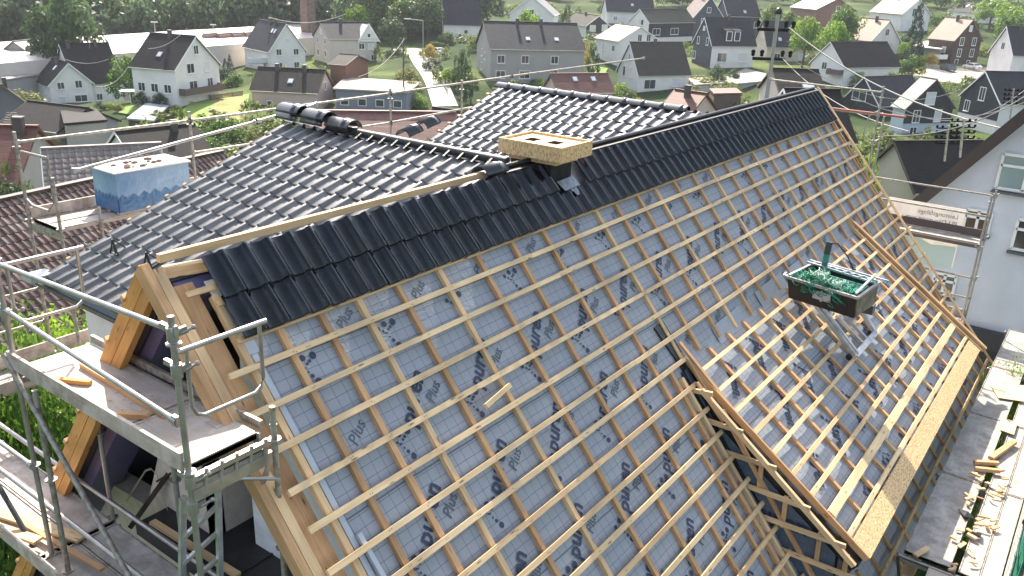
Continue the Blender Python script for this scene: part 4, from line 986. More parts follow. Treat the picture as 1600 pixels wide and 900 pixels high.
LAWN = mat('mown_lawn', (.13,.24,.03), .95, noise=(.4, (.20,.25,.05), .4, .65), bump=.3)
DRYL = mat('dry_lawn', (.26,.22,.07), .95, noise=(.5, (.16,.17,.04), .4, .65), bump=.3)
drape('street', [(636,84),(655,84),(706,168),(676,168)], STREET)
drape('street', [(612,78),(662,76),(666,86),(630,88)], STREET, off=.16)
drape('pavement', [(655,84),(662,84),(716,168),(706,168)], PAVE, off=.17)
drape('road', [(1415,122),(1445,104),(1600,112),(1600,140)], PAVE)
drape('road', [(1140,120),(1165,108),(1230,130),(1215,150)], PAVE)
drape('meadow', [(-60,28),(44,26),(50,58),(-60,72)], LAWN, n=24, off=.2)
drape('lawn', [(268,200),(300,160),(390,148),(380,205)], LAWN)
drape('lawn', [(318,196),(340,156),(382,152),(380,190)], DRYL, off=.2)
drape('lawn', [(185,178),(200,166),(232,170),(225,186)], LAWN, off=.2)
drape('lawn', [(185,134),(200,122),(232,122),(228,136)], DRYL, off=.2)
drape('lawn', [(915,115),(925,104),(950,108),(945,118)], LAWN, off=.2)
drape('lawn', [(1405,118),(1418,92),(1450,100),(1445,116)], DRYL, off=.2)
drape('yard', [Vector((2,-9,0)), Vector((24,-9,0)), Vector((24,-6.3,0)), Vector((2,-6.3,0))], mat('building_site_soil', (.22,.17,.12), .95, noise=(2,(.34,.27,.20),.4,.65), bump=.6), off=.05, world=True)
# ================================================================== HOUSES OF THE VILLAGE
def walls_mat(n, c): return mat(n, c, .85, noise=(.5, tuple(v*.88 for v in c), .4, .7))
WH = walls_mat('wall_white', (.76,.74,.71)); WG = walls_mat('wall_grey', (.34,.33,.31)); WBG = walls_mat('wall_beige', (.62,.54,.47)); WPK = walls_mat('wall_pink', (.58,.44,.38))
SL = roof_mat('wall_slate', (.06,.07,.095), (.09,.10,.13), .6, .3, .2); SLD = roof_mat('wall_dark_slate', (.022,.027,.04), (.04,.046,.06), .6, .3, .2)
BRW = roof_mat('wall_brown_shingle', (.075,.045,.035), (.05,.03,.025), .7, .3)
RD = roof_mat('roof_dark', (.016,.014,.015), (.03,.026,.026), .75, spec=.15); RSL = roof_mat('roof_slate', (.022,.024,.032), (.038,.04,.05), .7, spec=.15)
RBR = roof_mat('roof_brown', (.12,.08,.066), (.18,.125,.105), .6); RPK = roof_mat('roof_pink', (.36,.24,.19), (.28,.18,.14), .65)
RRED = roof_mat('roof_red', (.16,.06,.045), (.11,.045,.035), .6, .3); RGR = roof_mat('roof_grey', (.16,.155,.15), (.23,.22,.21), .6); ROL = roof_mat('roof_mossy', (.045,.042,.036), (.07,.066,.052), .8, spec=.15)
def house_(name, label, q, wall, roof, clad=None, clad0=0, side='r', gw=None, sw=None, chim=(.5,), sky=(), win=1.18, wh=None, extra=None, tiled=None):
    x, y, rot, w, d, z0, he, hr = q; rot = R_(rot); c, s = math.cos(rot), math.sin(rot)
    def T(u, v, z): return Vector((x+c*u-s*v, y+s*u+c*v, z0+z))
    root = thing(name, label, 'house', T(0, d/2, 0)); ov = .38; wi = w/2-ov; sl = (hr-he)/(w/2)
    zw = he+sl*ov-.2; base = min(-1.5, zt(x, y)-z0-2.5)
    m = MB(); P = [T(-wi, .3, base), T(wi, .3, base), T(wi, .3, zw), T(0, .3, hr-.2), T(-wi, .3, zw)]
    m.prism(P, T(0, d-.3, 0)-T(0, .3, 0)); obj('wall', m, wall, root)
    if clad:
        zc = clad0; m = MB()
        if zc >= zw: u = wi*(1-(zc-zw)/(hr-.2-zw)); P = [T(-u, .3, zc), T(u, .3, zc), T(0, .3, hr-.2)]
        else: P = [T(-wi-.03, .3, zc), T(wi+.03, .3, zc), T(wi+.03, .3, zw), T(0, .3, hr-.2), T(-wi-.03, .3, zw)]
        m.prism(P, T(0, .24, 0)-T(0, .3, 0)); obj('gable_cladding', m, clad, root)
    m = MB()
    for sg_ in (-1, 1):
        a = [T(0, 0, hr), T(0, d, hr), T(sg_*w/2, d, he), T(sg_*w/2, 0, he)]
        if sg_ < 0: a = a[::-1]
        n = (a[1]-a[0]).cross(a[2]-a[0]).normalized()
        m.prism([p for p in a], n*(-.16) if n.z > 0 else n*.16)
    m.beam(T(0, -.01, hr+.02), T(0, d+.01, hr+.02), .3, .12)
    ro = obj('roof', m, roof, root)
    if tiled:
        m = MB(); sg_ = 1 if side == 'r' else -1; dd = (T(sg_*w/2, 0, he)-T(0, 0, hr)); Ln = dd.length; dd.normalize(); eu = (T(0, d, 0)-T(0, 0, 0)).normalized()
        nn = dd.cross(eu) if dd.cross(eu).z > 0 else eu.cross(dd)
        O = T(0, 0, hr) if sg_*1 > 0 else T(0, 0, hr)
        tiles(m, O, eu, dd, nn, int(d/tiled[1]), int(Ln/tiled[2]), tiled[1], tiled[2], None, h0=.02, jit=.003); obj('roof_tiles', m, tiled[0], root)
    m = MB()   # gutters and white barge edge
    for sg_ in (-1, 1): m.beam(T(sg_*(w/2+.05), .05, he-.08), T(sg_*(w/2+.05), d-.05, he-.08), .12, .1)
    obj('gutter', m, mat('pale_gutter', (.45,.45,.44), .5, .3), root)
    m = MB()
    for sg_ in (-1, 1): m.beam(T(0, -.03, hr-.1), T(sg_*w/2, -.03, he-.1), .05, .2)
    obj('barge_board', m, wh or (WHITE if wall in (WH, SL, SLD) else mat('brown_barge', (.12,.08,.06), .6)), root)
    def window(p, du, dn, ww, hh, shut=False):
        """p centre on the wall, du unit along wall, dn outward"""
        m = MB(); z = Vector((0,0,1)); a = [p-du*ww/2-z*hh/2, p+du*ww/2-z*hh/2, p+du*ww/2+z*hh/2, p-du*ww/2+z*hh/2]
        t = .11; i = [p-du*(ww/2-t)-z*(hh/2-t), p+du*(ww/2-t)-z*(hh/2-t), p+du*(ww/2-t)+z*(hh/2-t), p-du*(ww/2-t)+z*(hh/2-t)]
        for k in range(4):
            j = (k+1) % 4; m.prism([a[k], a[j], i[j], i[k]], dn*.09)
        m.prism([p-du*.03-z*(hh/2-t), p+du*.03-z*(hh/2-t), p+du*.03+z*(hh/2-t), p-du*.03+z*(hh/2-t)], dn*.07) if ww > 1.1 and not shut else None
        m.beam(a[0]+dn*.1-z*.03, a[1]+dn*.1-z*.03, .18, .05)
        f = obj('window', m, WHITE, root); m = MB(); m.prism([q_ for q_ in i], dn*.035); obj('pane', m, BLIND if shut else GLASS, f)
    eU = (T(1,0,0)-T(0,0,0)).normalized(); eV = (T(0,1,0)-T(0,0,0)).normalized()
    fy = .24 if clad else .3
    if gw is None:
        gw = []
        for fl in range(2):
            z = 1.5+fl*2.7
            if z+.7 < he+.8: gw += [(-w*.22, z, 1.1, 1.15), (w*.22, z, 1.1, 1.15)]
        if hr-he > 2.2: gw.append((0, he+(hr-he)*.38, .9, 1.0))
    for u, z, a, b_ in gw: window(T(u, fy, z), eU, -eV, a*win, b_*win, rnd.random() < .2)
    if sw is None:
        sw = []
        for fl in range(2):
            z = 1.5+fl*2.7
            if z+.6 < zw: sw += [(d*.22, z, 1.2, 1.15), (d*.5, z, 1.2, 1.15), (d*.78, z, 1.2, 1.15)]
    sg_ = 1 if side == 'r' else -1
    for v, z, a, b_ in sw: window(T(sg_*wi, v, z), eV*sg_, eU*sg_, a*win, b_*win, rnd.random() < .25)
    for cf in chim:
        m = MB(); uu = w*.06*sg_; m.box(uu-.22, uu+.22, cf*d-.28, cf*d+.28, hr-.8, hr+.6, T); c_ = obj('chimney', m, mat('dark_chimney', (.07,.06,.055), .8), root)
        m = MB(); m.box(uu-.27, uu+.27, cf*d-.33, cf*d+.33, hr+.6, hr+.67, T); obj('chimney_cap', m, RGR, c_)
    for v, f in sky:
        p = T(sg_*w/2*f, d*v, hr+(he-hr)*f); dd = (T(sg_*w/2, 0, he)-T(0, 0, hr)).normalized(); n = dd.cross(eV)
        if n.z < 0: n = -n
        m = MB(); m.beam(p-dd*.5+n*.05, p+dd*.5+n*.05, .85, .12, n); o_ = obj('skylight', m, mat('skylight_frame', (.30,.31,.32), .4, .3), root)
        m = MB(); m.beam(p-dd*.4+n*.12, p+dd*.4+n*.12, .66, .02, n); obj('pane', m, mat('skylight_glass', (.55,.62,.66), .08, spec=1.0), o_)
    if extra: extra(root, T, w, d, he, hr, window, eU, eV)
    return root, T
HD = {"wL": [72.41, 147.59, 350.8, 7.93, 9.07, -13.15, 3.43, 7.3], "wL2": [74.2077, 153.72285, 262.4, 10.0008, 8.8625, -13.25, 3.24, 10.141200000000001], "wTall": [73.58, 110.04, 17.3, 10.83, 8.54, -7.65, 4.33, 8.96], "wBalc": [113.15, 137.66, 345.1, 8.6, 13.88, -9.31, 4.18, 9.85], "beige": [123.75, 139.73, 248.7, 10.37, 11.44, -7.46, 4.81, 8.05], "darkLong": [88.86, 98.7, 31.1, 9.04, 11.13, -11.7, 4.92, 8.1], "shedBrown": [101.25, 104.26, 18.0, 8.73, 3.61, -5.84, 2.12, 3.44], "topBig": [169.3, 144.32, 223.8, 9.09, 9.99, -5.35, 4.26, 10.41], "grey": [128.58, 98.51, 229.8, 14.28, 18.98, -6.48, 4.94, 9.56], "whiteTop": [158.16, 108.01, 297.9, 10.62, 12.52, -2.64, 5.91, 9.96], "darkGabTop": [206.48, 119.04, 323.7, 7.67, 17.58, -4.87, 3.76, 6.6], "top13": [234.26, 134.11, 221.7, 9.32, 15.34, -1.33, 3.23, 7.48], "pinkRoof": [162.85, 82.49, 333.2, 11.31, 9.51, -5.05, 4.22, 7.26], "slateWhite": [193.5, 99.62, 258.9, 7.01, 19.42, -4.13, 5.57, 8.78], "slateBack": [218.21, 91.71, 327.5, 9.94, 6.66, -2.72, 5.25, 10.61], "darkBack": [228.23, 92.74, 227.0, 9.63, 9.93, -2.51, 5.51, 10.19], "slateGable": [177.65, 74.82, 235.4, 8.57, 11.66, -6.61, 5.14, 10.93], "centreWhite": [146.14, 75.86, 240.5, 8.54, 12.46, -9.4, 3.57, 9.57], "redLow": [111.59, 70.87, 237.3, 6.68, 10.35, -10.87, 5.05, 7.79], "darkSky": [198.06, 69.18, 223.9, 8.89, 14.01, -5.42, 3.32, 8.95], "brownTop": [234.27, 62.98, 311.5, 11.22, 17.99, 3.11, 2.67, 5.67], "greyTop": [268.61, 50.23, 320.5, 10.08, 14.91, 0.65, 4.24, 8.56], "pink2": [222.31, 46.39, 329.4, 9.95, 9.29, -4.37, 3.88, 8.93], "brownWhite": [174.65, 45.92, 242.4, 9.72, 16.11, -6.08, 2.78, 7.37], "brownHouse": [227.87, 29.13, 325.7, 8.93, 8.45, -4.9, 5.54, 10.54], "topRight": [317.91, 38.06, 316.0, 9.56, 16.19, 2.15, 3.11, 6.28], "rightDark": [214.4, 20.41, 224.4, 8.2, 10.44, -6.04, 5.11, 10.97], "slate33": [157.78, 34.01, 245.8, 8.58, 13.35, -11.45, 3.48, 8.2], "slate34": [143.72, 19.63, 323.1, 9.84, 3.42, -10.38, 4.51, 9.11], "slate35": [150.55, 14.11, 225.1, 10.12, 11.4, -8.69, 4.25, 8.72], "greyL": [43.92, 107.33, 341.7, 8.79, 4.33, -12.7, 4.97, 9.31], "beigeR": [76.45, 10.32, 229.3, 7.93, 9.23, -9.71, 5.01, 8.78], "indL": [72.69, 168.28, 301.9, 11.04, 10.0, -11.52, 4.0, 7.85]}
def balcony(u0, u1, v, z, h=1.0, mm=None):
    def f(root, T, w, d, he, hr, window, eU, eV):
        m = MB(); m.box(u0, u1, v-1.3, v, z-.15, z, T); b_ = obj('balcony', m, WG, root)
        m = MB(); m.box(u0, u1, v-1.32, v-1.26, z, z+h, T); m.box(u0, u0+.06, v-1.26, v, z, z+h, T); m.box(u1-.06, u1, v-1.26, v, z, z+h, T); obj('railing', m, mm or mat('dark_balcony_wood', (.10,.07,.06), .7), b_)
    return f
def dormer(side, v0, v1, f0=.25, f1=.8, n=2):
    def f(root, T, w, d, he, hr, window, eU, eV):
        s_ = side; u0, u1 = s_*w/2*f0, s_*w/2*f1; z0 = hr+(he-hr)*f0; zb = hr+(he-hr)*f1; zt_ = z0-.5
        m = MB(); P = [T(u0, v0, z0+.05), T(u1, v0, zt_), T(u1, v0, zb-.1), T(u0, v0, zb)]
        m.prism(P, T(0, v1, 0)-T(0, v0, 0)); dm = obj('dormer', m, RSL, root)
        m = MB(); uu = u1+s_*.03
        for k in range(n):
            a = v0+(v1-v0)*(k+.12)/n; b_ = v0+(v1-v0)*(k+.88)/n; m.box(min(uu, uu+s_*.05), max(uu, uu+s_*.05), a, b_, zb+.15, zt_-.2, T)
        obj('dormer_window', m, WHITE, dm)
        m = MB()
        for k in range(n):
            a = v0+(v1-v0)*(k+.22)/n; b_ = v0+(v1-v0)*(k+.78)/n; uu2 = u1+s_*.09; m.box(min(uu2, uu2+s_*.02), max(uu2, uu2+s_*.02), a, b_, zb+.3, zt_-.32, T)
        obj('dormer_pane', m, GLASS, dm)
    return f
def both(*fs):
    def f(*a):
        for g in fs: g(*a)
    return f
def terrace(side, mm):
    def f(root, T, w, d, he, hr, window, eU, eV):
        s_ = side; a, b_ = sorted((s_*w/2, s_*(w/2+3.2))); m = MB(); m.box(a, b_, .5, d*.6, 2.5, 2.65, T)
        for v in (.6, d*.58): m.box(*sorted((s_*(w/2+3.0), s_*(w/2+3.15))), v-.08, v+.08, -1, 2.5, T)
        obj('carport_roof', m, mm, root)
    return f
def frontgable(u, v):  # a white triangular gable on the long side
    def f(root, T, w, d, he, hr, window, eU, eV):
        m = MB(); m.prism([T(w/2+.1, v-2.4, he-.6), T(w/2+.1, v+2.4, he-.6), T(w/2+.1, v, hr-.3)], T(-w*.35, 0, 0)-T(0, 0, 0)); o_ = obj('front_gable', m, WH, root)
        m = MB(); m.beam(T(w/2+.2, v-2.6, he-.7), T(w/2+.2, v, hr-.15), .15, .2); m.beam(T(w/2+.2, v+2.6, he-.7), T(w/2+.2, v, hr-.15), .15, .2); obj('barge_board', m, WHITE, o_)
        window(T(w/2+.12, v, he+.7), eV, eU, .8, .9)
    return f
house_('white_house', 'white cross gabled cottage with dark hipped looking roof low at the lawn', HD['wL'], WH, RD, side='l', gw=[(-1.7,3.4,1.1,1.1),(1.3,3.5,1.1,1.2),(-1.8,.9,1.1,1.1),(1.4,1.0,1.9,1.1)], sw=[(3,1.2,1.1,1.1)], sky=((.4,.3),))
house_('white_house', 'dark roofed wing joined behind the white cross gabled cottage', HD['wL2'], WH, RD, side='r', chim=(.15,.7), sw=[(2.2,.9,1,1.1),(4.2,.9,1,1.1)])
house_('white_house', 'tall white gabled house with a brown wraparound balcony above a lawn', HD['wTall'], WH, RD, side='l', gw=[(0,6.9,1.0,1.2),(-1.6,4.3,1.5,1.3),(2.2,4.3,1.1,1.3),(-1.3,1.6,1.6,1.5),(2.6,1.7,1.2,1.5)], extra=both(balcony(-4.6,4.4,.3,.6)), sky=((.5,.6),))
house_('white_house', 'white gabled house with a solar panel and glazed terrace beside the factory chimney', HD['wBalc'], WH, RSL, side='l', extra=balcony(-7.5,-3.5,3,2.0,mm=BLIND), sky=((.2,.3),(.3,.3)), chim=(.3,.5))
house_('beige_house', 'long beige three storey house with a small white front gable', HD['beige'], WBG, RSL, side='r', extra=frontgable(0, HD['beige'][4]*.8), chim=(.4,), sw=[(7.6,3.2,1.2,1.1),(9.8,3.2,1.2,1.1),(7.6,.6,1.2,1.1),(10.4,.8,1.2,1.1)])
house_('dark_house', 'low dark clad house with long dark roof and pinkish gable end', HD['darkLong'], WPK, RD, side='l', chim=(.3,.7), gw=[(0,5.6,.7,1.1)], sw=[(2,2.8,.8,1.1),(5,2.8,.8,1.1),(8,2.8,.8,1.1)], sky=((.45,.55),))
house_('brown_shed', 'small brown shed with dark gable roof below the beige house', HD['shedBrown'], mat('rust_brown_wall', (.20,.09,.055), .8), RD, side='l', gw=[], sw=[], chim=())
house_('white_house', 'white house under a steep plain slate roof beside the green trees', HD['topBig'], WH, RSL, side='r', gw=[], sw=[(2.5,1.6,3.5,1.4),(6,2.6,.9,.9)], chim=())
house_('grey_house', 'long grey rendered two storey house with two skylights and white windows', HD['grey'], WG, RSL, side='r', clad=None, gw=[(-1.5,3.6,.9,1.2),(1.5,3.2,.9,1.2),(-1.5,1.0,.9,1.2)], sw=[(2.3,3.1,1.3,1.3),(7,3.1,1.3,1.3),(12.8,3.1,1.3,1.3),(2.3,.3,1.6,1.3),(7,.3,1.8,1.3),(12.8,.4,1.3,1.3)], sky=((.42,.62),(.72,.62)), chim=(.35,.6))
house_('white_house', 'white gable with pale grey roof behind a light green tree', HD['whiteTop'], WH, RGR, side='r', gw=[(0,6.5,1,1)], sw=[])
house_('dark_house', 'dark gabled house with white ground floor and two wide windows', HD['darkGabTop'], WH, ROL, clad=SLD, clad0=1.8, side='l', gw=[(-1.6,3.2,1.5,1.5),(2.0,3.4,1.5,1.5)], sw=[])
house_('white_house', 'white house with broad grey slate roof and a lone skylight at the village edge', HD['top13'], WH, RSL, side='r', gw=[], sw=[(3,1.4,1,1)], sky=((.55,.5),))
house_('white_house', 'white gabled house with pinkish brown roof and a glinting skylight', HD['pinkRoof'], WH, RBR, side='l', sky=((.35,.35),(.42,.35)), gw=[(.1,4.9,1.0,1.3),(2.4,4.9,1.0,1.3)], sw=[(2,2.6,1,1.1),(6,2.6,1,1.1)], chim=())
house_('slate_house', 'slate clad house with olive grey roof above a white basement floor', HD['slateWhite'], WH, ROL, clad=WH, clad0=0, side='r', gw=[(0,5.6,.8,1.2),(1,5.6,.8,1.2)], sw=[(3.5,3.4,2.6,1.4),(11,3.4,2.8,1.4),(3.5,.8,1.6,1)], chim=(.8,), extra=lambda root, T, w, d, he, hr, window, eU, eV: obj('side_cladding', MB().box(w/2-.38, w/2-.34, .3, d-.3, 2.0, he-.05, T), SLD, root))
house_('slate_house', 'blue grey slate gable house rising behind the dark slate roof', HD['slateBack'], SL, RBR, side='l', gw=[(0,7.2,1.1,1.2),(-1.5,4.4,1.1,1.2),(1.6,4.4,1.1,1.2)], sw=[])
house_('slate_house', 'slate clad house with one skylight partly hidden behind its slate neighbour', HD['darkBack'], SL, RSL, side='r', gw=[], sw=[(9,3.4,1.3,1.4)], sky=((.55,.75),))
house_('slate_house', 'white house with dark slate gable, shed dormer and two shuttered windows', HD['slateGable'], WH, RSL, clad=SL, clad0=0, side='r', extra=dormer(1, 3.5, 7.6, .35, .85), gw=[(-1.9,5.9,.8,1.4),(1.9,5.9,.8,1.4),(0,8.6,.7,.8),(-3,2.6,.9,1.5)], sw=[(3.1,2.7,2.1,1.7),(8.4,2.7,2.1,1.7),(7.9,.2,.9,.8)])
house_('white_house', 'weathered white cottage with mossy dark roof in the village centre', HD['centreWhite'], WH, ROL, side='r', gw=[(0,6.6,.5,1.2),(-1.5,3.9,.9,1.7),(1.0,3.9,.9,1.7),(-1.4,.9,1,1)], sw=[(3,1.9,2.3,1.6),(9.2,2.2,1.7,1.4)], chim=(.45,))
house_('red_house', 'low house with reddish brown roof and two bright skylights', HD['redLow'], WPK, RRED, side='r', sky=((.38,.3),(.7,.3)), sw=[], gw=[], chim=())
house_('dark_house', 'pale house under slate roof with three small skylights behind the utility pole', HD['darkSky'], WBG, RSL, side='r', sky=((.25,.7),(.58,.7),(.68,.7),(.78,.7)), gw=[], sw=[(3,1.2,1.3,1.2),(9,1.2,1.4,1.2)], chim=())
house_('brown_house', 'brown walled house with sunlit brown roof above the round green trees', HD['brownTop'], mat('brown_wall', (.22,.12,.09), .8), RBR, side='l', gw=[(.5,3.2,1,1)], sw=[], chim=(.2,))
house_('white_house', 'white gabled house with light grey roof beside the dark fir', HD['greyTop'], WH, RGR, side='l', gw=[(-2,1.6,1.2,2.2),(-.8,4.8,1.2,2.0),(2,1.4,1.4,1.6)], sw=[], sky=((.3,.4),), chim=(.6,))
house_('white_house', 'white gabled house with salmon pink roof behind the dark brown roof', HD['pink2'], WH, RPK, side='l', gw=[(0,6.0,1.1,1.4),(-1.7,3.0,1.2,1.3),(1.8,2.8,1.2,1.3)], sw=[], chim=(.4,))
house_('white_house', 'white house under a broad plain dark brown roof with corner balcony', HD['brownWhite'], WH, RD, side='r', gw=[(-.8,2.6,1.2,1.3)], sw=[], extra=balcony(1.0,4.4,.4,1.3), chim=())
house_('brown_house', 'brown shingled three storey gable house with pale pink roof', HD['brownHouse'], BRW, RPK, side='l', gw=[(0,8.4,.8,1.2),(-1.9,5.4,1.1,1.6),(1.9,5.4,1.1,1.6),(-2.0,2.8,1.1,1.6),(1.9,2.8,1.1,1.6),(-2.3,.2,.9,1.9),(1.4,.4,.9,1.2)], sw=[(3,3.3,1,1.2)], chim=(.5,), extra=balcony(-7.5,-4.8,2,1.3,mm=WHITE))
house_('white_house', 'white gabled house with three roof windows at the top of the hillside', HD['topRight'], WH, RD, side='l', gw=[(.8,2.3,1.1,1.2)], sw=[], sky=((.25,.45),(.4,.45),(.6,.4)), chim=(.5,))
house_('white_house', 'white gable with dark slate roof running out behind the flat roofed annex', HD['rightDark'], WH, RSL, side='r', gw=[(0,6.8,1.0,1.3)], sw=[], chim=(.3,))
house_('slate_house', 'dark slate house with double window in its shaded gable beside the scaffold pole', HD['slate33'], SLD, RSL, side='r', gw=[(-.6,4.8,2.6,1.6)], sw=[], chim=())
house_('slate_house', 'narrow navy slate gable with three white windows and pale blue base', HD['slate34'], walls_mat('wall_pale_blue', (.45,.52,.60)), RGR, clad=SLD, clad0=2.2, side='l', gw=[(-.3,6.1,1.6,1.7),(-2.3,3.3,1.2,1.7),(1.8,3.4,1.2,1.7),(-2.4,.9,1.2,1.3),(1.8,.9,1.2,1.3)], sw=[], chim=())
house_('slate_house', 'large slate house at the edge with two white windows and an electric roof stand', HD['slate35'], WH, RSL, clad=SLD, clad0=1.6, side='r', gw=[(.2,5.2,1.2,1.8),(-2.8,2.9,1.1,1.5)], sw=[], chim=())
house_('grey_gable_house', 'dark grey rendered gable with one small white framed window', HD['greyL'], walls_mat('wall_dark_grey', (.13,.135,.15)), RD, side='r', gw=[(.9,5.0,1.0,1.2)], sw=[])
house_('beige_gable_house', 'cream gabled house with long dark brown tiled roof beside the big rendered gable house', HD['beigeR'], walls_mat('wall_cream', (.50,.46,.38)), RD, side='r', gw=[], sw=[], chim=())
house_('industrial_building', 'grey corrugated gable building at the edge of the factory hall', HD['indL'], mat('grey_cladding', (.33,.32,.31), .7, noise=(1.5,(.25,.24,.23),.4,.6,(1,1,.1))), RGR, side='r', gw=[], sw=[], chim=())
# houses set out by their ridge
def ridge_q(pa, Da, pb, Db, w, pitch, he):
    A, B = at_D(*pa, Da), at_D(*pb, Db); dx, dy = B.x-A.x, B.y-A.y; L = math.hypot(dx, dy); rot = math.degrees(math.atan2(dy, dx))-90
    rise = math.tan(R_(pitch))*w/2; z0 = (A.z+B.z)/2-he-rise
    return [A.x, A.y, rot, w, L, z0, he, he+rise]
BRT = mat('brown_roof_tile', (.075,.034,.022), .3, noise=(2,(.13,.09,.075),.4,.65), bump=.15, spec=.6, island=True); GRT = mat('grey_brown_roof_tile', (.17,.14,.125), .45, noise=(2,(.23,.20,.18),.4,.65), bump=.15)
q = [1.0, 22.1, -80.5, 12, 17, -2.2, 2.0, 6.4]
house_('tiled_house', 'near house with large brown ribbed tile roof beside the garden', q, WH, BRT, side='r', gw=[], sw=[], chim=(), tiled=(BRT, .25, .36))
house_('tiled_house', 'grey brown tiled roof with a hatch behind the wrapped pallet', ridge_q((64,232), 50, (252,224), 50, 10, 36, 3), WH, GRT, side='r', gw=[], sw=[], chim=(), tiled=(GRT, .34, .38))
house_('red_tiled_house', 'red brown tiled roof beyond the middle scaffold rails', ridge_q((470,170), 62, (712,178), 62, 13, 34, 3), WPK, roof_mat('roof_red_tiles', (.22,.10,.085), (.14,.07,.06), .55, .34), side='r', gw=[], sw=[], chim=())
house_('dark_house', 'low dark roof behind the hedge and the wrapped pallet', ridge_q((178,199), 85, (305,199), 88, 9, 32, 2.5), WH, RD, side='r', gw=[], sw=[], chim=(.7,))
house_('red_house', 'dark red roof at the edge above the round green bushes', ridge_q((-60,195), 62, (60,197), 60, 9, 36, 2.5), WG, RRED, side='r', gw=[], sw=[], chim=(.8,))
house_('dark_house', 'low dark roof below the white cross gabled cottage', ridge_q((44,157), 112, (138,168), 105, 9, 25, 2.2), WG, RD, side='r', gw=[], sw=[], chim=())
house_('small_slate_house', 'tiny slate roof peeking over the middle scaffold rail', ridge_q((676,171), 88, (722,169), 86, 5, 32, 2.5), WG, RSL, side='r', gw=[], sw=[], chim=())
house_('red_house', 'red brown hipped roof with square chimney behind the main ridge', ridge_q((1055,137), 92, (1105,148), 90, 11, 34, 3), WPK, RRED, side='r', gw=[], sw=[], chim=(.5,))
house_('dark_house', 'black roofed house squeezed between the utility pole and the slate gables', ridge_q((1225,136), 72, (1312,142), 74, 9, 38, 3.4), SLD, RD, side='r', gw=[], sw=[], chim=())
house_('dark_house', 'dark roof with white solar strip behind the end of the main ridge', ridge_q((1205,112), 108, (1280,103), 110, 9, 32, 3), WBG, RD, side='r', gw=[], sw=[], sky=((.6,.6),(.7,.6)), chim=())
def flat(name, label, P, zr, h, roofm, wallm, cat='building', tilt=0, win=0):
    Q = [at_z(px, py, zr) for px, py in P]; c = sum(Q, Vector())/4
    Q = [q+Vector((0,0,tilt*(1 if i < 2 else -1))) for i, q in enumerate(Q)]
    root = thing(name, label, cat, (c.x, c.y, zr-h)); I = [c+(q-c)*.94 for q in Q]
    m = MB(); n = len(Q)
    for i in range(4):
        j = (i+1) % 4; a, b_ = I[i], I[j]; m.face([Vector((a.x,a.y,zr-h-1.5)), Vector((b_.x,b_.y,zr-h-1.5)), b_-Vector((0,0,.1)), a-Vector((0,0,.1))])
    m.face([q-Vector((0,0,.1)) for q in I]); obj('wall', m, wallm, root)
    m = MB(); m.prism([q for q in Q], (0,0,.22)); obj('roof', m, roofm, root)
    for k in range(win):
        a, b_ = I[3], I[2]
        if (a-b_).length < 1: continue
        p = a.lerp(b_, (k+.5)/win); du = (b_-a).normalized(); du.z = 0; dn = Vector((du.y, -du.x, 0)); dn = dn if dn.dot(CP-p) > 0 else -dn
        m = MB(); m.prism([p+du*x+Vector((0,0,z-h*.5)) for x, z in ((-.7,-.6),(.7,-.6),(.7,.6),(-.7,.6))], dn*.08); f = obj('window', m, WHITE, root)
        m = MB(); m.prism([p+dn*.05+du*x+Vector((0,0,z-h*.5)) for x, z in ((-.58,-.48),(.58,-.48),(.58,.48),(-.58,.48))], dn*.06); obj('pane', m, GLASS, f)
    return root
GRVL = mat('gravel_flat_roof', (.42,.34,.28), .9, noise=(1.2,(.30,.25,.21),.4,.7)); CORR = mat('corrugated_sheet', (.50,.46,.40), .5, .3, noise=(2,(.36,.33,.28),.4,.6))
flat('flat_roofed_building', 'flat roofed grey building with brownish gravel roof and a short flue', [(539,122),(658,130),(638,146),(520,140)], -6.3, 3.6, GRVL, walls_mat('wall_blue_grey', (.20,.22,.26)), win=4)
flat('flat_garage', 'flat pale garage roof below the weathered white cottage', [(1075,124),(1132,121),(1150,130),(1085,134)], -7.2, 2.6, GRVL, WBG)
flat('corrugated_shed', 'long shed with wavy pale corrugated roof near the utility pole', [(1125,119),(1196,113),(1192,128),(1150,132)], -7.0, 2.6, CORR, WG)
flat('brick_shed', 'low shed with red brown roof and a round opening under the pale sheds', [(1108,140),(1150,139),(1160,147),(1115,148)], -6.0, 2.8, RRED, mat('dark_shed_wall', (.08,.05,.04), .9))
flat('flat_annex', 'modern flat roofed white annex with dark windows at the picture edge', [(1538,86),(1660,85),(1660,95),(1528,93)], -4.2, 3.4, mat('flat_roof_light', (.42,.43,.43), .7), WH, win=3)
flat('carport', 'pale flat carport roof beside the brown shingled house', [(1450,64),(1489,69),(1470,78),(1424,73)], -1.5, 2.8, mat('carport_sheet', (.62,.56,.52), .6), WG, cat='carport')
flat('solar_shed', 'garden shed with a tilted pale solar roof between lawns', [(228,163),(264,167),(240,191),(198,187)], -8.2, 2.3, mat('solar_film', (.30,.33,.37), .25, spec=.8), mat('dark_shed_wood', (.05,.04,.035), .9), cat='shed')
flat('flat_workshop', 'low workshop with white flat roof lights at the factory edge', [(-40,84),(55,88),(60,104),(-40,104)], -7.4, 2.6, mat('flat_roof_white', (.58,.57,.56), .6), WG)
flat('flat_workshop', 'low tent like awning roof next to the white cross gabled cottage', [(5,112),(60,108),(62,118),(8,126)], -8.6, 2.4, mat('tent_grey', (.30,.28,.27), .7), WG)
flat('terrace_roof', 'dark terrace roof under the red tiled roof edge', [(95,176),(150,172),(168,190),(100,196)], -4.5, 2.4, RD, WG)
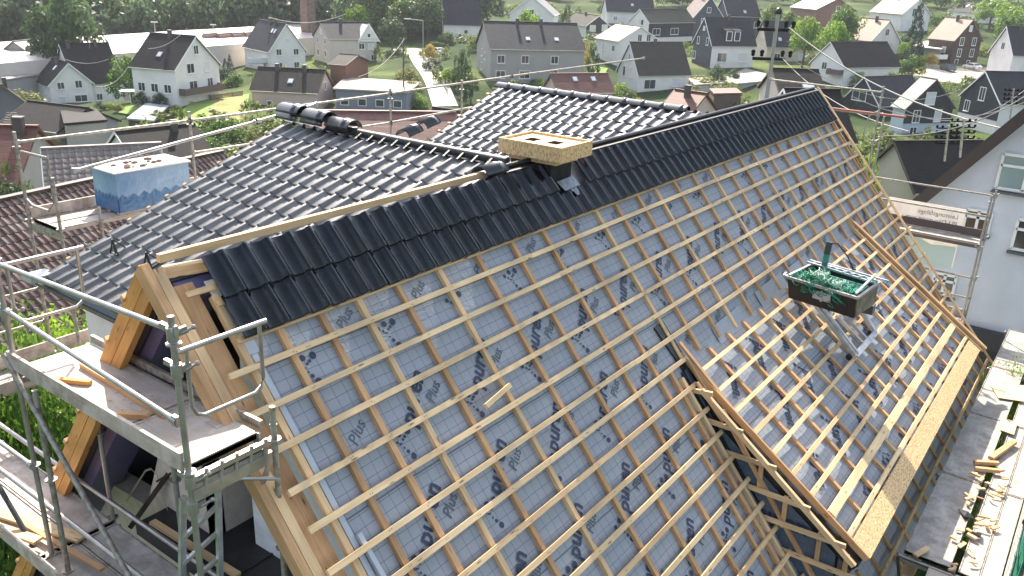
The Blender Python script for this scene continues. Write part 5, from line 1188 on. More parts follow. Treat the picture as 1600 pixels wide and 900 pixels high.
# factory hall
hall = thing('factory_hall', 'long factory hall with pale metal roof and a row of roof lights before the forest', 'factory', (60, 170, -11.5))
A1, A2 = at_D(-60, 74, 196), at_D(480, 37, 240); B1, B2 = at_D(-60, 106, 174), at_D(490, 60, 212)
C1, C2 = A1+(A1-B1), A2+(A2-B2); C1.z = B1.z; C2.z = B2.z
m = MB(); m.prism([A1, B1, B2, A2], (0,0,.2)); m.prism([A1, A2, C2, C1], (0,0,.2))
obj('roof', m, mat('pale_metal_roof', (.66,.58,.54), .42, .15, noise=(.12,(.54,.46,.42),.4,.65), bump=.1), hall)
m = MB()
for a, b_ in ((B1, B2), (B2, C2), (C2, C1), (C1, B1)): m.face([Vector((a.x,a.y,-20)), Vector((b_.x,b_.y,-20)), b_, a])
m.face([B1-Vector((0,0,8)), A1, C1-Vector((0,0,8))]); m.face([B2-Vector((0,0,8)), A2, C2-Vector((0,0,8))])
obj('wall', m, WBG, hall)
for px, py in ((60,80),(90,82),(330,60),(350,60),(372,59),(392,58)):
    d = ray(px, py); n = (B1-A1).cross(A2-A1).normalized(); p = CP+d*((A1-CP).dot(n)/d.dot(n)); m = MB()
    e = (A2-A1).normalized(); m.beam(p-e*1.8+Vector((0,0,.5)), p+e*1.8+Vector((0,0,.5)), 1.8, .7); m.tube([p-e*1.8+Vector((0,0,.85)), p+e*1.8+Vector((0,0,.85))], .5, 8)
    obj('roof_light', m, mat('dark_roof_light', (.22,.13,.11), .4), hall)
st = thing('factory_chimney', 'tall square brick factory chimney rising in front of the dark forest', 'chimney', tuple(at_z(483, 60, -9)))
p = at_D(483, 58, 222); m = MB(); w0 = 1.25
for (z0, w_, z1, w1_) in ((-12, 1.45, 16, 1.15),):
    a = [Vector((p.x+sx*w_, p.y+sy*w_, z0)) for sx, sy in ((-1,-1),(1,-1),(1,1),(-1,1))]; b_ = [Vector((p.x+sx*w1_, p.y+sy*w1_, z1)) for sx, sy in ((-1,-1),(1,-1),(1,1),(-1,1))]
    for i in range(4): m.face([a[i], a[(i+1)%4], b_[(i+1)%4], b_[i]])
    m.face(b_)
obj('shaft', m, mat('brown_brick_shaft', (.20,.13,.10), .9, noise=(1.5,(.13,.09,.07),.4,.6)), st)
m = MB(); m.box(p.x-1.5, p.x+1.5, p.y-1.5, p.y+1.5, 15, 16.3); obj('rim', m, RGR, st)
# near white house beyond the far scaffold
nh = thing('white_house', 'big blue grey rendered gable house standing close behind the far scaffold', 'house', (26, -6.5, 0))
x0 = 21.5; ye, yr = -1.35, -6.3; ze, zr = 5.75, 12.15; y2 = yr-(ye-yr)
m = MB(); m.prism([(x0, ye-.35, -1), (x0, ye-.35, ze+.1), (x0, yr, zr-.25), (x0, y2+.35, ze+.1), (x0, y2+.35, -1)], (10, 0, 0)); 
obj('wall', m, mat('rough_blue_white_render', (.62,.65,.71), .9, noise=(1.2,(.55,.58,.64),.35,.7), bump=.5, bscale=25), nh)
m = MB(); m.prism([(x0-.45, ye, ze-.1), (x0-.45, yr, zr), (x0-.45, yr, zr-.22), (x0-.45, ye, ze-.32)], (11, 0, 0)); m.prism([(x0-.45, y2, ze-.1), (x0-.45, yr, zr), (x0-.45, yr, zr-.22), (x0-.45, y2, ze-.32)], (11, 0, 0))
obj('roof', m, RD, nh)
m = MB(); m.beam((x0-.5, ye, ze-.2), (x0-.5, yr, zr-.1), .05, .3); m.beam((x0-.5, y2, ze-.2), (x0-.5, yr, zr-.1), .05, .3); obj('barge_board', m, mat('dark_brown_barge', (.05,.035,.03), .6), nh)
m = MB(); m.box(x0-.08, x0, ye-.4, y2+.4, -1, 2.6) if False else m.box(x0-.10, x0-.001, y2+.4, ye-.4, -1, 3.0); obj('plinth', m, mat('dark_plinth', (.05,.05,.055), .9, bump=.5), nh)
def nwin(ya, yb, za, zb, pane):
    m = MB()
    for a, b_ in (((x0-.03,ya,za),(x0-.03,yb,za)),((x0-.03,ya,zb),(x0-.03,yb,zb)),((x0-.03,ya,za),(x0-.03,ya,zb)),((x0-.03,yb,za),(x0-.03,yb,zb)),((x0-.03,(ya+yb)/2,za),(x0-.03,(ya+yb)/2,zb)),((x0-.03,ya,za+(zb-za)*.68),(x0-.03,yb,za+(zb-za)*.68))): m.beam(a, b_, .07, .09, (1,0,0))
    f = obj('window', m, WHITE, nh); m = MB(); m.box(x0-.025, x0-.005, yb, ya, za, zb); obj('pane', m, pane, f)
    m = MB(); m.beam((x0-.08, ya+.08, za-.1), (x0-.08, yb-.08, za-.1), .18, .06); obj('sill', m, mat('dark_sill', (.10,.10,.11), .6), f)
def nw(px0, py0, px1, py1, pane):
    a = at_ax(px0, py0, 0, x0); b_ = at_ax(px1, py1, 0, x0); nwin(a.y, b_.y, b_.z, a.z, pane)
nw(1569, 240, 1640, 305, GLASSL); nw(1512, 326, 1543, 364, mat('brown_glass', (.05,.035,.02), .2)); nw(1592, 342, 1650, 400, GLASS); nw(1462, 425, 1488, 462, GLASS)
m = MB(); m.box(x0-.35, x0-.1, y2, ye-.2, 2.6, 3.1); obj('lean_to_edge', m, mat('dark_plinth', (.05,.05,.055), .9), nh)
# ================================================================== TREES
def crown_mesh(name, n, leaf, kind, seed):
    r = random.Random(seed); m = MB(); cl = []
    if kind == 'round':
        for i in range(46):
            a = r.uniform(0, 6.283); z = r.uniform(-.9, 1); q = math.sqrt(max(0, 1-z*z)); rr = r.uniform(.55, .95)
            cl.append((Vector((q*math.cos(a)*rr*.42, q*math.sin(a)*rr*.42, .60+z*rr*.33)), r.uniform(.09, .15)))
    elif kind == 'bush':
        for i in range(40):
            a = r.uniform(0, 6.283); z = r.uniform(-.2, 1); q = math.sqrt(max(0, 1-z*z)); rr = r.uniform(.6, .95)
            cl.append((Vector((q*math.cos(a)*rr*.44, q*math.sin(a)*rr*.44, .25+z*rr*.62)), r.uniform(.10, .17)))
    elif kind == 'column':
        for i in range(40):
            z = r.uniform(.05, .93); w = .40*math.sin(math.pi*min(1, z*.75+.2))**.6; a = r.uniform(0, 6.283); cl.append((Vector((w*.8*math.cos(a), w*.8*math.sin(a), z)), r.uniform(.08, .13)))
    elif kind == 'conifer':
        for i in range(75):
            z = r.uniform(.06, .97); w = .46*(1-z)+.03; a = r.uniform(0, 6.283); cl.append((Vector((w*.85*math.cos(a), w*.85*math.sin(a), z)), .04+.09*(1-z)))
    tot = sum(c[1]**2 for c in cl)
    for c, cr in cl:
        for i in range(int(n*cr*cr/tot)):
            d = Vector((r.gauss(0,1), r.gauss(0,1), r.gauss(0,1))).normalized(); p = c+d*cr*r.uniform(.55, 1.12)*1.0
            p = Vector((p.x, p.y, p.z)); s_ = leaf*r.uniform(.6, 1.35)
            nrm = (d+Vector((r.uniform(-.7,.7), r.uniform(-.7,.7), r.uniform(-.2,.9)))).normalized(); u = nrm.orthogonal().normalized(); v = nrm.cross(u); a = r.uniform(0, 6.28); u, v = u*math.cos(a)+v*math.sin(a), v*math.cos(a)-u*math.sin(a)
            m.face([p-u*s_, p-v*s_*.55, p+u*s_, p+v*s_*.55])
    return m
def trunk_mesh(kind, seed):
    r = random.Random(seed); m = MB(); top = .75 if kind == 'round' else .5 if kind == 'bush' else .95
    m.tube([(0,0,0), (.008,.01,top*.3), (-.01,.0,top*.6), (.0,.01,top)], .03, 7, r1=.006)
    for k in range(7):
        a = r.uniform(0, 6.28); z = top*r.uniform(.3, .8); l = .25*(1 if kind in ('round','bush') else .5)
        m.tube([(0,0,z), (l*.5*math.cos(a), l*.5*math.sin(a), z+.07), (l*math.cos(a), l*math.sin(a), z+.17)], .012, 5, r1=.003)
    return m
BARK = mat('bark', (.09,.065,.045), .95, bump=.6)
LF = {'green': leaf_mat('leaf_green', (.03,.085,.012), (.08,.16,.025)), 'bright': leaf_mat('leaf_bright', (.08,.18,.015), (.16,.26,.03)), 'dark': leaf_mat('leaf_dark', (.020,.048,.016), (.042,.085,.026)),
      'gold': leaf_mat('leaf_gold', (.24,.22,.03), (.33,.25,.04)), 'fir': leaf_mat('needle_dark', (.010,.025,.016), (.022,.045,.028)), 'mix': leaf_mat('leaf_mixed', (.04,.08,.015), (.20,.19,.05)), 'haze': leaf_mat('leaf_far', (.05,.085,.04), (.09,.13,.06))}
PROTO = {}
def plant(px, top, wpx, D, kind, leafm, label, fine=False, name=None, zb=None, group=None, hfac=None):
    if not fine and zb is None:
        lim = {'bush':1.15,'round':1.7,'column':3.2,'conifer':2.6}[kind]; q = at_D(px, top, D); w_ = wpx*D/CF
        if q.z-zt(q.x, q.y) > lim*w_*1.15:
            g_ = ground(px, top+lim*wpx*.9); D = min(math.hypot(g_.x-CP.x, g_.y-CP.y), D*1.7)
    key = (kind, leafm, fine)
    pt = at_D(px, top, D); z0 = zt(pt.x, pt.y)-.1 if zb is None else zb
    h = max(.6, pt.z-z0); w = wpx*math.hypot(D, pt.z-CP.z)/CF
    cat = 'tree' if kind in ('round','conifer') or (kind == 'column' and h > 4) else 'bush'
    nm = name or {'round':'broadleaf_tree','bush':'bush','column':'columnar_tree','conifer':'conifer'}[kind]
    if key not in PROTO:
        root = thing(nm, label, cat, (0,0,0))
        cnt = {'round':2600,'bush':2200,'column':2000,'conifer':2600}[kind]*(4 if fine else 1); lf = {'round':.030,'bush':.034,'column':.032,'conifer':.026}[kind]*(.42 if fine else 1)
        sd = hash_(kind+leafm); c = obj('crown', crown_mesh('crown', cnt, lf, kind, sd), LF[leafm], root); t = obj('trunk', trunk_mesh(kind, sd), BARK, root)
        PROTO[key] = root; root.location = (pt.x, pt.y, z0); root.scale = (w/.9, w/.9, h); root.rotation_euler[2] = rnd.uniform(0, 6)
        if group: root['group'] = group
        return root
    r = dup(PROTO[key], (pt.x, pt.y, z0), rnd.uniform(0, 6), (w/.9, w/.9, h), label)
    r.name = nm; r['category'] = cat
    if group: r['group'] = group
    elif 'group' in r: del r['group']
    return r
def hash_(s): return sum(ord(c)*(i+3) for i, c in enumerate(s))
TR = [
(88,-30,105,185,'round','dark','big dark tree at the corner of the sunny meadow'),(128,-24,60,192,'round','haze','pale green tree leaning against the big dark meadow tree'),
(186,-12,62,215,'round','bright','light green tree standing out from the dark forest above the hall'),(228,4,46,220,'round','green','green tree between the light tree and the dark forest edge'),
(12,-28,50,290,'round','haze','hazy tree behind the far end of the meadow'),(48,-25,44,280,'round','haze','second hazy tree just behind the meadow edge'),
(556,2,52,235,'round','bright','bright tree directly above the beige house ridge'),(592,-16,66,240,'round','bright','tallest bright tree between beige house and steep roofed house'),(632,-8,60,232,'round','green','mid green tree above the top of the steep street'),
(668,-12,52,225,'round','dark','dark tree touching the steep slate roof'),(645,8,40,238,'round','bright','sunlit crown between the two greener trees at the street head'),(612,24,42,215,'round','dark','dark low tree behind the clipped balls'),
(196,70,62,152,'bush','green','broad green shrub between the cottage and the tall house'),(218,62,30,156,'bush','mix','reddish tinted shrub beside the tall white house wall'),(170,82,30,152,'bush','bright','bright shrub against the dark cottage roof'),
(828,10,44,190,'round','bright','young light tree in front of the pale roofed gable'),(886,4,18,215,'column','dark','dark clipped column shrub above the dark gabled house'),(941,4,16,225,'bush','green','small green bush next to the white tower like house'),
(727,72,30,122,'column','dark','tall dark column of yew beside the grey house'),(716,84,20,120,'column','dark','shorter dark column joined to the yew by the street'),(697,100,30,128,'bush','bright','light feathery shrub beside the dark yew'),(738,112,22,112,'bush','mix','yellow green shrub below the yew'),
(929,66,24,152,'column','dark','dark rounded hedge column between grey house and white house'),(919,66,12,154,'column','gold','golden edge shrub hugging the dark hedge column'),
(1122,98,26,178,'bush','dark','rounded dark bush before the shuttered white wall'),(1148,106,18,176,'bush','dark','second low dark bush before the shuttered white wall'),
(1266,20,52,205,'round','bright','bright round tree over the slate roof with small skylights'),(1308,26,48,198,'round','bright','widest bright tree beside the salmon pink roof'),(1326,6,52,225,'round','green','green tree behind the salmon pink roof'),(1238,16,30,215,'round','green','green tree beside the brown house roof'),(1210,4,30,250,'round','green','round green tree at the upper hillside above the pole'),
(1441,1,30,228,'conifer','fir','dark fir standing before the white gable with tall windows'),(1352,52,22,222,'bush','green','green hedge bush behind the salmon roof gable'),(1416,52,26,228,'bush','dark','dark hedge under the fir'),(1418,62,24,220,'bush','bright','bright bush under the fir'),
(1432,78,32,208,'bush','green','green round bush in front of the brown shingled house'),(1456,80,24,204,'bush','gold','golden bush in front of the brown shingled house'),(1415,88,26,206,'bush','green','small green bush on the dry lawn slope'),
(1512,18,44,285,'bush','green','green hedge below the hillside house with roof windows'),(1556,-4,50,310,'round','bright','bright tree at the upper corner of the hillside'),(1586,6,46,290,'round','bright','drooping light tree near the hillside house corner'),(1470,18,30,300,'bush','green','small green hedge at the hillside house wall'),
(1590,12,40,270,'bush','green','low green shrub beneath the drooping light tree'),(1540,0,40,330,'round','green','green tree behind the hillside house ridge'),
(609,75,15,170,'bush','dark','clipped dark ball, nearer of the pair by the beige house'),(622,72,16,172,'bush','dark','clipped dark ball, larger of the pair by the street'),(672,64,22,190,'bush','gold','yellow shrub at the head of the steep street'),(662,72,18,186,'bush','bright','light green shrub at the head of the steep street'),
(676,88,34,172,'bush','dark','dark clipped hedge block beside the steep street'),(636,96,38,150,'bush','mix','yellow green border planting along the steep street'),(645,118,34,132,'bush','mix','wild border planting lower down the steep street'),(655,140,28,118,'bush','bright','bright planting at the foot of the steep street'),(697,44,26,185,'bush','green','green bush at the corner of the steep slate house'),
(500,98,44,150,'bush','mix','leafy shrub patch below the beige house'),(470,95,40,150,'bush','green','green shrub patch between dark roof and white terrace house'),(358,84,14,150,'conifer','fir','small dark conifer beside the tall white house'),(351,90,12,150,'conifer','fir','smallest conifer beside the tall white house'),(352,100,30,145,'bush','dark','dark hedge behind the balcony corner'),(366,110,26,140,'bush','green','green hedge beside the terrace house garden'),
(155,156,16,138,'bush','dark','low dark bush under the cottage windows'),(170,158,12,138,'bush','bright','bright clipped bush under the cottage windows'),(184,160,14,136,'bush','mix','yellow edged clipped bush by the cottage lawn'),(220,140,26,132,'bush','dark','dark hedge below the balcony house'),(248,142,26,130,'bush','dark','longer dark hedge below the balcony house'),(292,148,14,128,'bush','dark','dark round shrub at the balcony house corner'),(274,160,18,124,'bush','mix','rusty shrub in the pot beside the lawn'),
(36,134,38,120,'bush','mix','rose tinted rhododendron beside the dark grey gable'),(14,48,12,215,'conifer','fir','small cone shaped fir on the meadow edge'),(28,46,16,218,'bush','green','green bush on the meadow edge'),(44,52,10,214,'bush','dark','dark bush on the meadow edge'),
(877,100,9,128,'conifer','fir','tiny cypress in front of the grey house wall'),(848,118,26,112,'bush','bright','feathery shrub over the low red roof'),(970,124,36,140,'bush','bright','light green shrub beside the weathered cottage'),(986,140,26,132,'bush','green','darker shrub at the cottage corner'),(998,150,18,120,'bush','gold','yellow shrub peeking over the rear ridge'),
(1343,108,26,120,'bush','bright','light young tree between brown roof and slate gable'),(1300,126,46,118,'bush','green','green shrub mass behind the black roof'),(1350,150,28,110,'bush','green','green shrub below the slate house gable'),
(1362,224,50,46,'bush','bright','bright bush between far scaffold and cream gable'),(1348,240,34,40,'bush','green','darker bush beneath the bright one by the cream gable'),(1430,212,38,78,'bush','gold','yellow green bush top behind the dark brown tiled roof'),
(98,195,80,66,'bush','gold','golden blossoming bush behind the scaffold corner post'),(150,203,60,64,'bush','mix','mixed yellow bush next to the golden one'),(60,214,48,60,'bush','gold','golden bush edging the dark red roof'),(215,214,70,62,'bush','mix','flowering hedge above the grey brown tiled roof'),
(350,172,62,70,'bush','green','dense green bush behind the wrapped pallet'),(322,205,46,60,'bush','green','lower green bush beside the wrapped pallet'),(376,188,36,68,'bush','mix','reddish blossoming bush beside the dense green bush'),(290,222,30,58,'bush','bright','bright twiggy bush behind the pallet lid'),
(16,234,44,34,'bush','bright','sunlit round bush at the picture edge'),(4,266,50,30,'bush','dark','shaded bush below the sunlit round bush'),(66,236,48,38,'bush','dark','dark bush beside the sunlit round bush'),
]
for t in TR:
    plant(*t[:6], t[6])
for (px, top, w, D, k_, lm, lab, zb) in (
 (60,438,150,15.5,'bush','bright','big sunlit small tree seen through the end guard',-1.2),(150,452,110,17,'bush','bright','bright garden bush behind the middle of the rear deck',-1.2),(20,470,120,13,'bush','green','green garden bush at the edge beneath the guard rails',-1.5),
 (110,560,170,11.5,'bush','green','shaded leafy bush below the two decks',-2),(40,590,150,10,'bush','green','leafy bush under the lower deck rails',-2),(190,600,120,12.5,'bush','mix','yellow tinged bush beside the orange verge boards',-2),
 (-30,700,160,9,'bush','dark','dark bush below the lower scaffold deck',-2.5),(60,820,140,8,'bush','green','low green bush under the wire mesh corner',-2.5)):
    plant(px, top, w*(1.7 if D > 11 else 1.0), D+(0 if D > 11 else 4.5), 'round', lm, lab, fine=True, zb=zb, name='garden_tree')
plant(1572, 524, 110, 19.5, 'bush', 'bright', 'bright hedge at the foot of the blue grey wall', fine=True, zb=0)
plant(1625, 522, 90, 18.8, 'bush', 'bright', 'bright hedge end against the blue grey wall plinth', fine=True, zb=0)
q_ = at_z(1592, 800, 1.1); plant(1592, 800, 110, math.hypot(q_.x-CP.x, q_.y-CP.y), 'bush', 'mix', 'dry twiggy shrub on the ground behind the green netting', fine=True, zb=0)
# far forest: one uncountable mass
fm = MB(); r = random.Random(3)
cm = [crown_mesh('c', 520, .055, 'round', 50+i) for i in range(4)]
pos = []
for k in range(330):
    px = r.uniform(-160, 760); D = r.uniform(240, 265) if k < 120 else r.uniform(255, 400)
    pos.append((px, D))
for px, D in pos:
    p = at_D(px, 20, D); z = zt(p.x, p.y); c = r.choice(cm); w = r.uniform(11, 17); h = r.uniform(14, 22); a = r.uniform(0, 6); ca, sa = math.cos(a)*w, math.sin(a)*w; b = len(fm.v)
    fm.v += [(p.x+v[0]*ca-v[1]*sa, p.y+v[0]*sa+v[1]*ca, z-2+v[2]*h) for v in c.v]; fm.f += [tuple(b+i for i in f) for f in c.f]; fm.uv += c.uv; fm.sm += c.sm
o = obj('forest', fm, leaf_mat('haze_tinted_forest_leaf', (.035,.07,.035), (.08,.13,.05))); o['kind'] = 'stuff'; o['label'] = 'dark wooded hillside behind the factory hall'; o['category'] = 'forest'  # leaf colour pushed bluish to paint in some of the distant haze
fm = MB()
for k in range(120):
    px = r.uniform(760, 1750); D = r.uniform(330, 480); p = at_D(px, 5, D); z = zt(p.x, p.y); c = r.choice(cm); w = r.uniform(9, 14); h = r.uniform(9, 14); a = r.uniform(0, 6); ca, sa = math.cos(a)*w, math.sin(a)*w; b = len(fm.v)
    fm.v += [(p.x+v[0]*ca-v[1]*sa, p.y+v[0]*sa+v[1]*ca, z-2+v[2]*h) for v in c.v]; fm.f += [tuple(b+i for i in f) for f in c.f]; fm.uv += c.uv; fm.sm += c.sm
o = obj('woodland', fm, leaf_mat('woodland_leaf', (.035,.075,.02), (.09,.14,.03))); o['kind'] = 'stuff'; o['label'] = 'green woodland along the top of the village hillside'; o['category'] = 'woodland'
fm = MB(); bcm = [crown_mesh('c', 260, .07, 'bush', 80+i) for i in range(4)]
HC = [(v[0], v[1]) for v in HD.values()]; ST = [ground(*q) for q in ((646,84),(665,115),(690,160),(640,80),(1480,112),(1560,118),(1430,115),(1180,125))]
for k in range(2300):
    az_ = R_(r.uniform(-2, 78)); D = r.uniform(55, 330); x = -3.5+D*math.cos(az_); y = -6+D*math.sin(az_)
    if min(math.hypot(x-a, y-b_) for a, b_ in HC) < 12 or min(math.hypot(x-s_.x, y-s_.y) for s_ in ST) < 11 or (az_ > R_(50) and D > 172): continue
    if math.sin(x*.11+1)*math.sin(y*.09)+.4*math.sin(x*.31+y*.23) < .0: continue
    w_ = r.uniform(2.0, 5.5); h_ = r.uniform(1.4, 4.2); z = zt(x, y); c = r.choice(bcm); a = r.uniform(0, 6); ca, sa = math.cos(a)*w_, math.sin(a)*w_; b = len(fm.v)
    fm.v += [(x+v[0]*ca-v[1]*sa, y+v[0]*sa+v[1]*ca, z-.1+v[2]*h_) for v in c.v]; fm.f += [tuple(b+i for i in f) for f in c.f]; fm.uv += c.uv; fm.sm += c.sm
o = obj('undergrowth', fm, leaf_mat('garden_leaf', (.03,.07,.015), (.15,.19,.04))); o['kind'] = 'stuff'; o['label'] = 'garden shrubs and hedges spread between the village houses'; o['category'] = 'undergrowth'
# ================================================================== POLES, WIRES, LAMPS, CARS
up_ = thing('utility_pole', 'wooden utility pole with two crossarms and insulators behind the main ridge end', 'utility pole', (45, 11.2, zt(45, 11.2)))
pt = Vector((45, 11.2, 10.2)); m = MB(); m.tube([(45, 11.2, -9), tuple(pt)], .17, 8, r1=.11); obj('pole', m, mat('weathered_pole', (.30,.29,.27), .8), up_)
m = MB(); m.ball(pt+Vector((0,0,.15)), .2, 8, 5); obj('pole_cap', m, BLACKPL, up_)
ra = Vector((CR.x, CR.y, 0)).normalized()
for z, l in ((9.35, 1.5), (7.75, 1.6)):
    m = MB(); m.beam(pt*1-Vector((0,0,10.2-z))-ra*l/2*1.4+Vector((0,0,0)), Vector((pt.x,pt.y,z))+ra*l/2*.9, .14, .16); obj('crossarm', m, MATTE, up_)
    for k in (-1, -.55, .5, .9):
        c = Vector((pt.x, pt.y, z+.12))+ra*l*.7*k; m = MB(); m.tube([c, c+Vector((0,0,.2))], .04, 6); m.ball(c+Vector((0,0,.25)), .13, 7, 5); m.ball(c+Vector((0,0,.1)), .11, 7, 4); obj('insulator', m, MATTE, up_)
def wire(a, b, sag, lab, r=.02, grp=None, mm=None):
    a, b = Vector(a), Vector(b); m = MB(); P = []
    for k in range(17): f = k/16; p = a.lerp(b, f); p.z -= sag*4*f*(1-f); P.append(p)
    m.tube(P, r, 5); tag(obj('overhead_wire', m, mm or CABLE), lab, 'wire', grp)
top = lambda k, z: Vector((pt.x, pt.y, z))+ra*k
wire(top(.7, 9.5), at_D(1600, 208, 40), .8, 'thick cable sagging from the utility pole past the slate gables', .035)
wire(top(.5, 7.9), at_D(1420, 205, 38), .6, 'thin wire dropping from the lower crossarm behind the main ridge', .018)
wire(top(.9, 7.9), at_D(1500, 140, 90), 1.6, 'thin wire from the lower crossarm towards the large slate house', .02)
wire(at_D(1392, 160, 42), at_D(1602, 140, 60), 1.3, 'wire hanging between the scaffold post and the slate roof stand', .02)
wire(at_D(1330, 150, 45), at_D(1600, 160, 55), 1.0, 'lower wire sagging before the narrow navy gable', .02)
wire(at_D(1380, 212, 24), at_D(1602, 150, 34), .4, 'twisted grey cable rising over the cream gable to the roof stand', .018)
wire(at_D(232, 76, 135), at_D(292, 44, 130), .7, 'pale cable arching over the tall white house roof', .05)
wire(at_D(420, 27, 160), at_D(540, 22, 160), 1.2, 'pale cable between the terrace house and the trees', .06)
wire(at_D(632, 60, 140), at_D(560, 120, 110), 1.0, 'wire from the street pole down to the flat roofed building', .03)
wire(at_D(100, 92, 130), at_D(170, 92, 130), .6, 'thin cable across the cottage roof', .035)
wire(at_D(150, 135, 120), at_D(200, 105, 125), .8, 'slack cable from the cottage corner to the shrubs', .035)
def roofstand(px, top_, bot, D, lab):
    a, b_ = at_D(px, bot, D), at_D(px+6, top_, D); t = thing('roof_stand', lab, 'electric mast', a); m = MB(); m.tube([a, b_], .05, 8); obj('mast', m, STEEL_OLD, t)
    for k in range(4):
        c = a.lerp(b_, .5+.14*k); m = MB(); m.beam(c-ra*.5, c+ra*.5, .05, .05)
        for q in (-.5, -.25, .25, .5): m.ball(c+ra*q+Vector((0,0,.07)), .06, 6, 5)
        obj('insulator_arm', m, MATTE, t)
roofstand(1500, 185, 246, 40, 'dark electric roof stand with stacked insulators on the brown tiled roof')
roofstand(1476, 196, 252, 42, 'slim electric roof stand left leaning beside the insulator stack'.replace('left ', ''))
roofstand(1578, 138, 186, 58, 'roof stand of the large slate house at the edge')
def aerial(px, py, bot, D, lab):
    a, b_ = at_D(px, bot, D), at_D(px, py, D); t = thing('tv_aerial', lab, 'aerial', a); m = MB(); m.tube([a, b_], .03, 6); obj('mast', m, STEEL_OLD, t)
    m = MB()
    for k in range(5): c = b_-Vector((0,0,.15*k)); m.beam(c-ra*(.3+.08*k), c+ra*(.3+.08*k), .03, .03)
    obj('aerial_rods', m, STEEL_OLD, t)
aerial(140, 60, 76, 160, 'thin television aerial on the cottage wing roof'); aerial(942, 52, 92, 175, 'television aerial rising before the pinkish brown roof'); aerial(18, 176, 196, 60, 'small aerial before the dark grey gable window'); aerial(1190, 60, 70, 185, 'aerial near the shuttered white house')
def lamp(px, top_, D, lab, arm=0):
    b_ = at_D(px, top_, D); z0 = zt(b_.x, b_.y); t = thing('street_lamp', lab, 'street lamp', (b_.x, b_.y, z0)); m = MB(); m.tube([(b_.x, b_.y, z0), b_], .09, 6); obj('pole', m, STEEL, t)
    m = MB(); e = b_-ra*arm if arm else b_; m.beam(b_, e+Vector((0,0,.2)), .12, .1) if arm else None; m.beam(e-ra*.7+Vector((0,0,.2)), e+ra*.7+Vector((0,0,.2)), .35, .18); obj('lamp_head', m, mat('pale_lamp_head', (.6,.6,.6), .5), t)
lamp(241, 36, 205, 'floodlight pole above the factory hall roof'); lamp(333, 40, 225, 'farther floodlight pole above the factory hall roof'); lamp(70, 47, 190, 'lamp pole beside the big dark meadow tree'); lamp(661, 32, 180, 'street lamp with long arm at the head of the steep street', 3.2)
b_ = at_D(630, 60, 140); t = thing('wooden_post', 'wooden wire post beside the steep street', 'pole', (b_.x, b_.y, zt(b_.x, b_.y))); m = MB(); m.tube([(b_.x, b_.y, zt(b_.x, b_.y)), b_], .14, 7); obj('pole', m, mat('brown_pole', (.12,.09,.07), .9), t); m = MB(); m.beam(b_-ra*.6, b_+ra*.6, .1, .1); obj('crossarm', m, DARKST, t)
def car(px, py, rz, col, lab, D=None):
    p = ground(px, py); q = Vector((p.x, p.y, zt(p.x, p.y)+.15)); c, s = math.cos(rz), math.sin(rz)
    T = lambda x, y, z: q+Vector((c*x-s*y, s*x+c*y, z)); t = thing('parked_car', lab, 'car', q)
    prof = [(-2.1,.3),(-2.12,.75),(-1.95,.95),(-1.5,1.0),(-1.0,1.42),(.35,1.45),(1.05,1.0),(1.95,.85),(2.15,.6),(2.12,.3)]
    m = MB(); m.prism([T(x, -.86, z) for x, z in prof], T(0,.86,0)-T(0,-.86,0)); obj('body', m, mat('car_paint_'+lab.split()[0], col, .25, .1, coat=.6), t)
    m = MB()
    for y, o_ in ((-.88,-.0),(.88,0)): m.prism([T(x, y, z) for x, z in ((-1.4,1.0),(-.95,1.36),(.3,1.38),(.85,1.0))], T(0,.012,0)-T(0,0,0))
    m.prism([T(.42, -.72, 1.43), T(1.0, -.76, 1.04), T(1.0, .76, 1.04), T(.42, .72, 1.43)], (0,0,.02)); m.prism([T(-1.06, -.72, 1.42), T(-1.5, -.76, 1.03), T(-1.5, .76, 1.03), T(-1.06, .72, 1.42)], (0,0,.02)); obj('window', m, GLASS, t)
    for x in (-1.35, 1.35):
        for y in (-.86, .72):
            m = MB(); m.tube([T(x, y, .32), T(x, y+.16, .32)], .32, 12); w_ = obj('wheel', m, BLACKPL, t)
    for y in (-.6, .6): m = MB(); m.ball(T(2.1, y, .68), .13, 6, 4); obj('headlight', m, mat('car_lamp', (.8,.8,.75), .1), t)
car(1518, 110, .9, (.75,.75,.75), 'white compact car parked below the brown shingled house'); car(1480, 112, .7, (.06,.09,.09), 'dark green car parked beside the white compact car'); car(685, 86, 1.2, (.7,.7,.7), 'white car beside the hedge at the head of the steep street')
car(216, 140, .1, (.6,.6,.62), 'silver car parked beside the cottage garden')
# fence before the lawn, parasol, garden wall
pz = ground(205, 163); t = thing('parasol', 'closed white parasol standing on the cottage lawn', 'parasol', pz); m = MB(); m.tube([pz, pz+Vector((0,0,2.4))], .04, 6); obj('pole', m, WHITE, t); m = MB(); m.prism([pz+Vector((1.5*math.cos(a*math.pi/4),1.5*math.sin(a*math.pi/4),2.1)) for a in range(8)], (0,0,.03)); obj('canopy', m, WHITE, t)
def fence(pts, lab, mm, h=1.0):
    G = [ground(*p) for p in pts]; t = thing('garden_fence', lab, 'fence', G[0])
    for a, b_ in zip(G, G[1:]):
        n = max(2, int((a-b_).length/2)); m = MB()
        for k in range(n): p = a.lerp(b_, k/n); m.beam(Vector((p.x,p.y,zt(p.x,p.y))), Vector((p.x,p.y,zt(p.x,p.y)+h)), .12, .12, (1,0,0))
        obj('post', m, mm, t); m = MB()
        for z in (h*.25, h*.5, h*.75, h*.95): m.beam(Vector((a.x,a.y,zt(a.x,a.y)+z)), Vector((b_.x,b_.y,zt(b_.x,b_.y)+z)), .05, .14)
        obj('rail', m, mm, t)
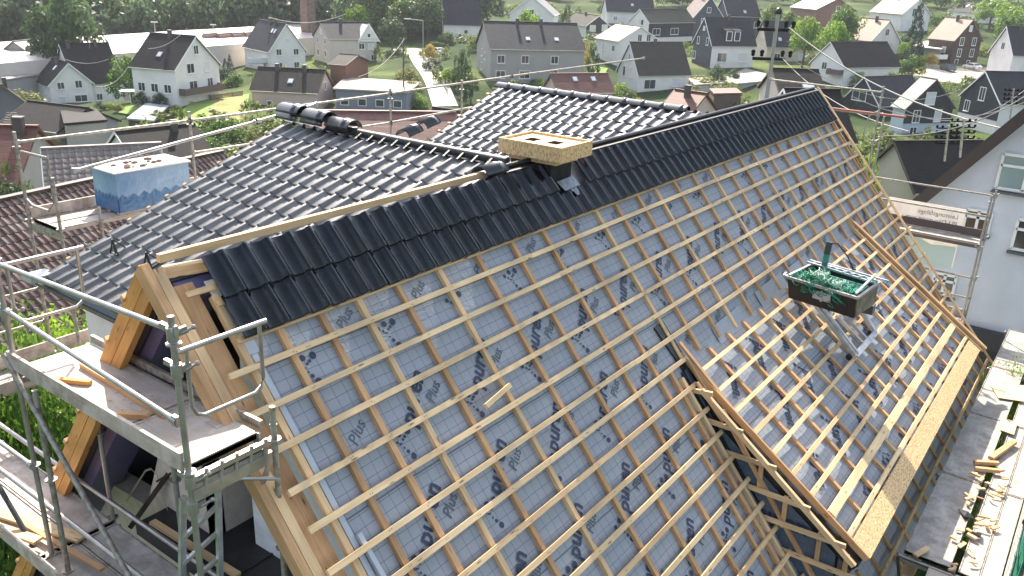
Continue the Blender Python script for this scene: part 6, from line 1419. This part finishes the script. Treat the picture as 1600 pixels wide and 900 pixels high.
fence([(660,90),(678,118),(700,150)], 'pale fence following the steep street', mat('pale_fence', (.45,.42,.36), .8)); fence([(1440,108),(1490,110),(1560,114)], 'low railing along the parking strip', STEEL_OLD); fence([(300,150),(330,158),(380,150)], 'low brown garden wall beyond the lawn', mat('brown_wall2', (.2,.13,.1), .8), .8)
# wire mesh infill at the lower corner of the gable scaffold
m = MB()
for k in range(16): y = 1.3+k*.13; m.tube([(-1.2, y, 5.9), (-1.2, y, 4.2)], .006, 4)
for k in range(16): m.tube([(-1.2, 1.3, 4.2+k*.11), (-1.2, 3.4, 4.2+k*.11)], .006, 4)
tag(obj('wire_mesh_panel', m, STEEL), 'wire mesh panel hanging below the lower gable scaffold deck', 'mesh panel')
# ================================================================== HAZE
HAZE = True
if HAZE:
    m = MB(); m.box(-420, 700, -420, 700, -60, 130)
    hz = obj('haze', m, mat('haze_tmp')); hz['kind'] = 'stuff'
    hm = bpy.data.materials.new('haze_air'); hm.use_nodes = True; n_ = hm.node_tree; n_.nodes.remove(n_.nodes['Principled BSDF'])
    v = n_.nodes.new('ShaderNodeVolumePrincipled'); v.inputs['Color'].default_value = (.86,.92,1,1); v.inputs['Density'].default_value = .00016; v.inputs['Anisotropy'].default_value = .3
    n_.links.new(v.outputs[0], n_.nodes['Material Output'].inputs['Volume']); hz.data.materials.clear(); hz.data.materials.append(hm)
# ================================================================== LIGHT, SKY, CAMERA
az, el = R_(46), R_(43.5)
sv = Vector((math.cos(az)*math.cos(el), math.sin(az)*math.cos(el), math.sin(el)))
sl = bpy.data.lights.new('sun', 'SUN'); sl.energy = 5.0; sl.angle = R_(.55); sl.color = (1, .90, .76)
so = bpy.data.objects.new('sun', sl); COL.objects.link(so); so.rotation_euler = sv.to_track_quat('Z', 'Y').to_euler(); so.location = sv*60
w = bpy.data.worlds.new('World'); S.world = w; w.use_nodes = True; n_ = w.node_tree
sk = n_.nodes.new('ShaderNodeTexSky'); sk.sky_type = 'NISHITA'; sk.sun_disc = False; sk.sun_elevation = el; sk.sun_rotation = math.pi/2-az; sk.air_density = 1.0; sk.dust_density = 2.0; sk.ozone_density = 1
hq = n_.nodes.new('ShaderNodeHueSaturation'); hq.inputs['Saturation'].default_value = .62; n_.links.new(sk.outputs[0], hq.inputs['Color']); n_.links.new(hq.outputs[0], n_.nodes['Background'].inputs[0]); n_.nodes['Background'].inputs[1].default_value = .15
cam = bpy.data.cameras.new('camera'); cam.lens = CF/1600*36; cam.sensor_width = 36; cam.clip_end = 6000; cam.clip_start = .1
co = bpy.data.objects.new('camera', cam); COL.objects.link(co)
co.matrix_world = Matrix(((CR.x, CU.x, -CW.x, CP.x), (CR.y, CU.y, -CW.y, CP.y), (CR.z, CU.z, -CW.z, CP.z), (0,0,0,1)))
S.camera = co
S.render.engine = 'CYCLES'
S.view_settings.view_transform = 'Standard'; S.view_settings.look = 'None'; S.view_settings.exposure = 1.3; S.view_settings.gamma = 1; S.view_settings.use_curve_mapping = False
S.cycles.max_bounces = 6; S.cycles.diffuse_bounces = 3; S.cycles.transparent_max_bounces = 8
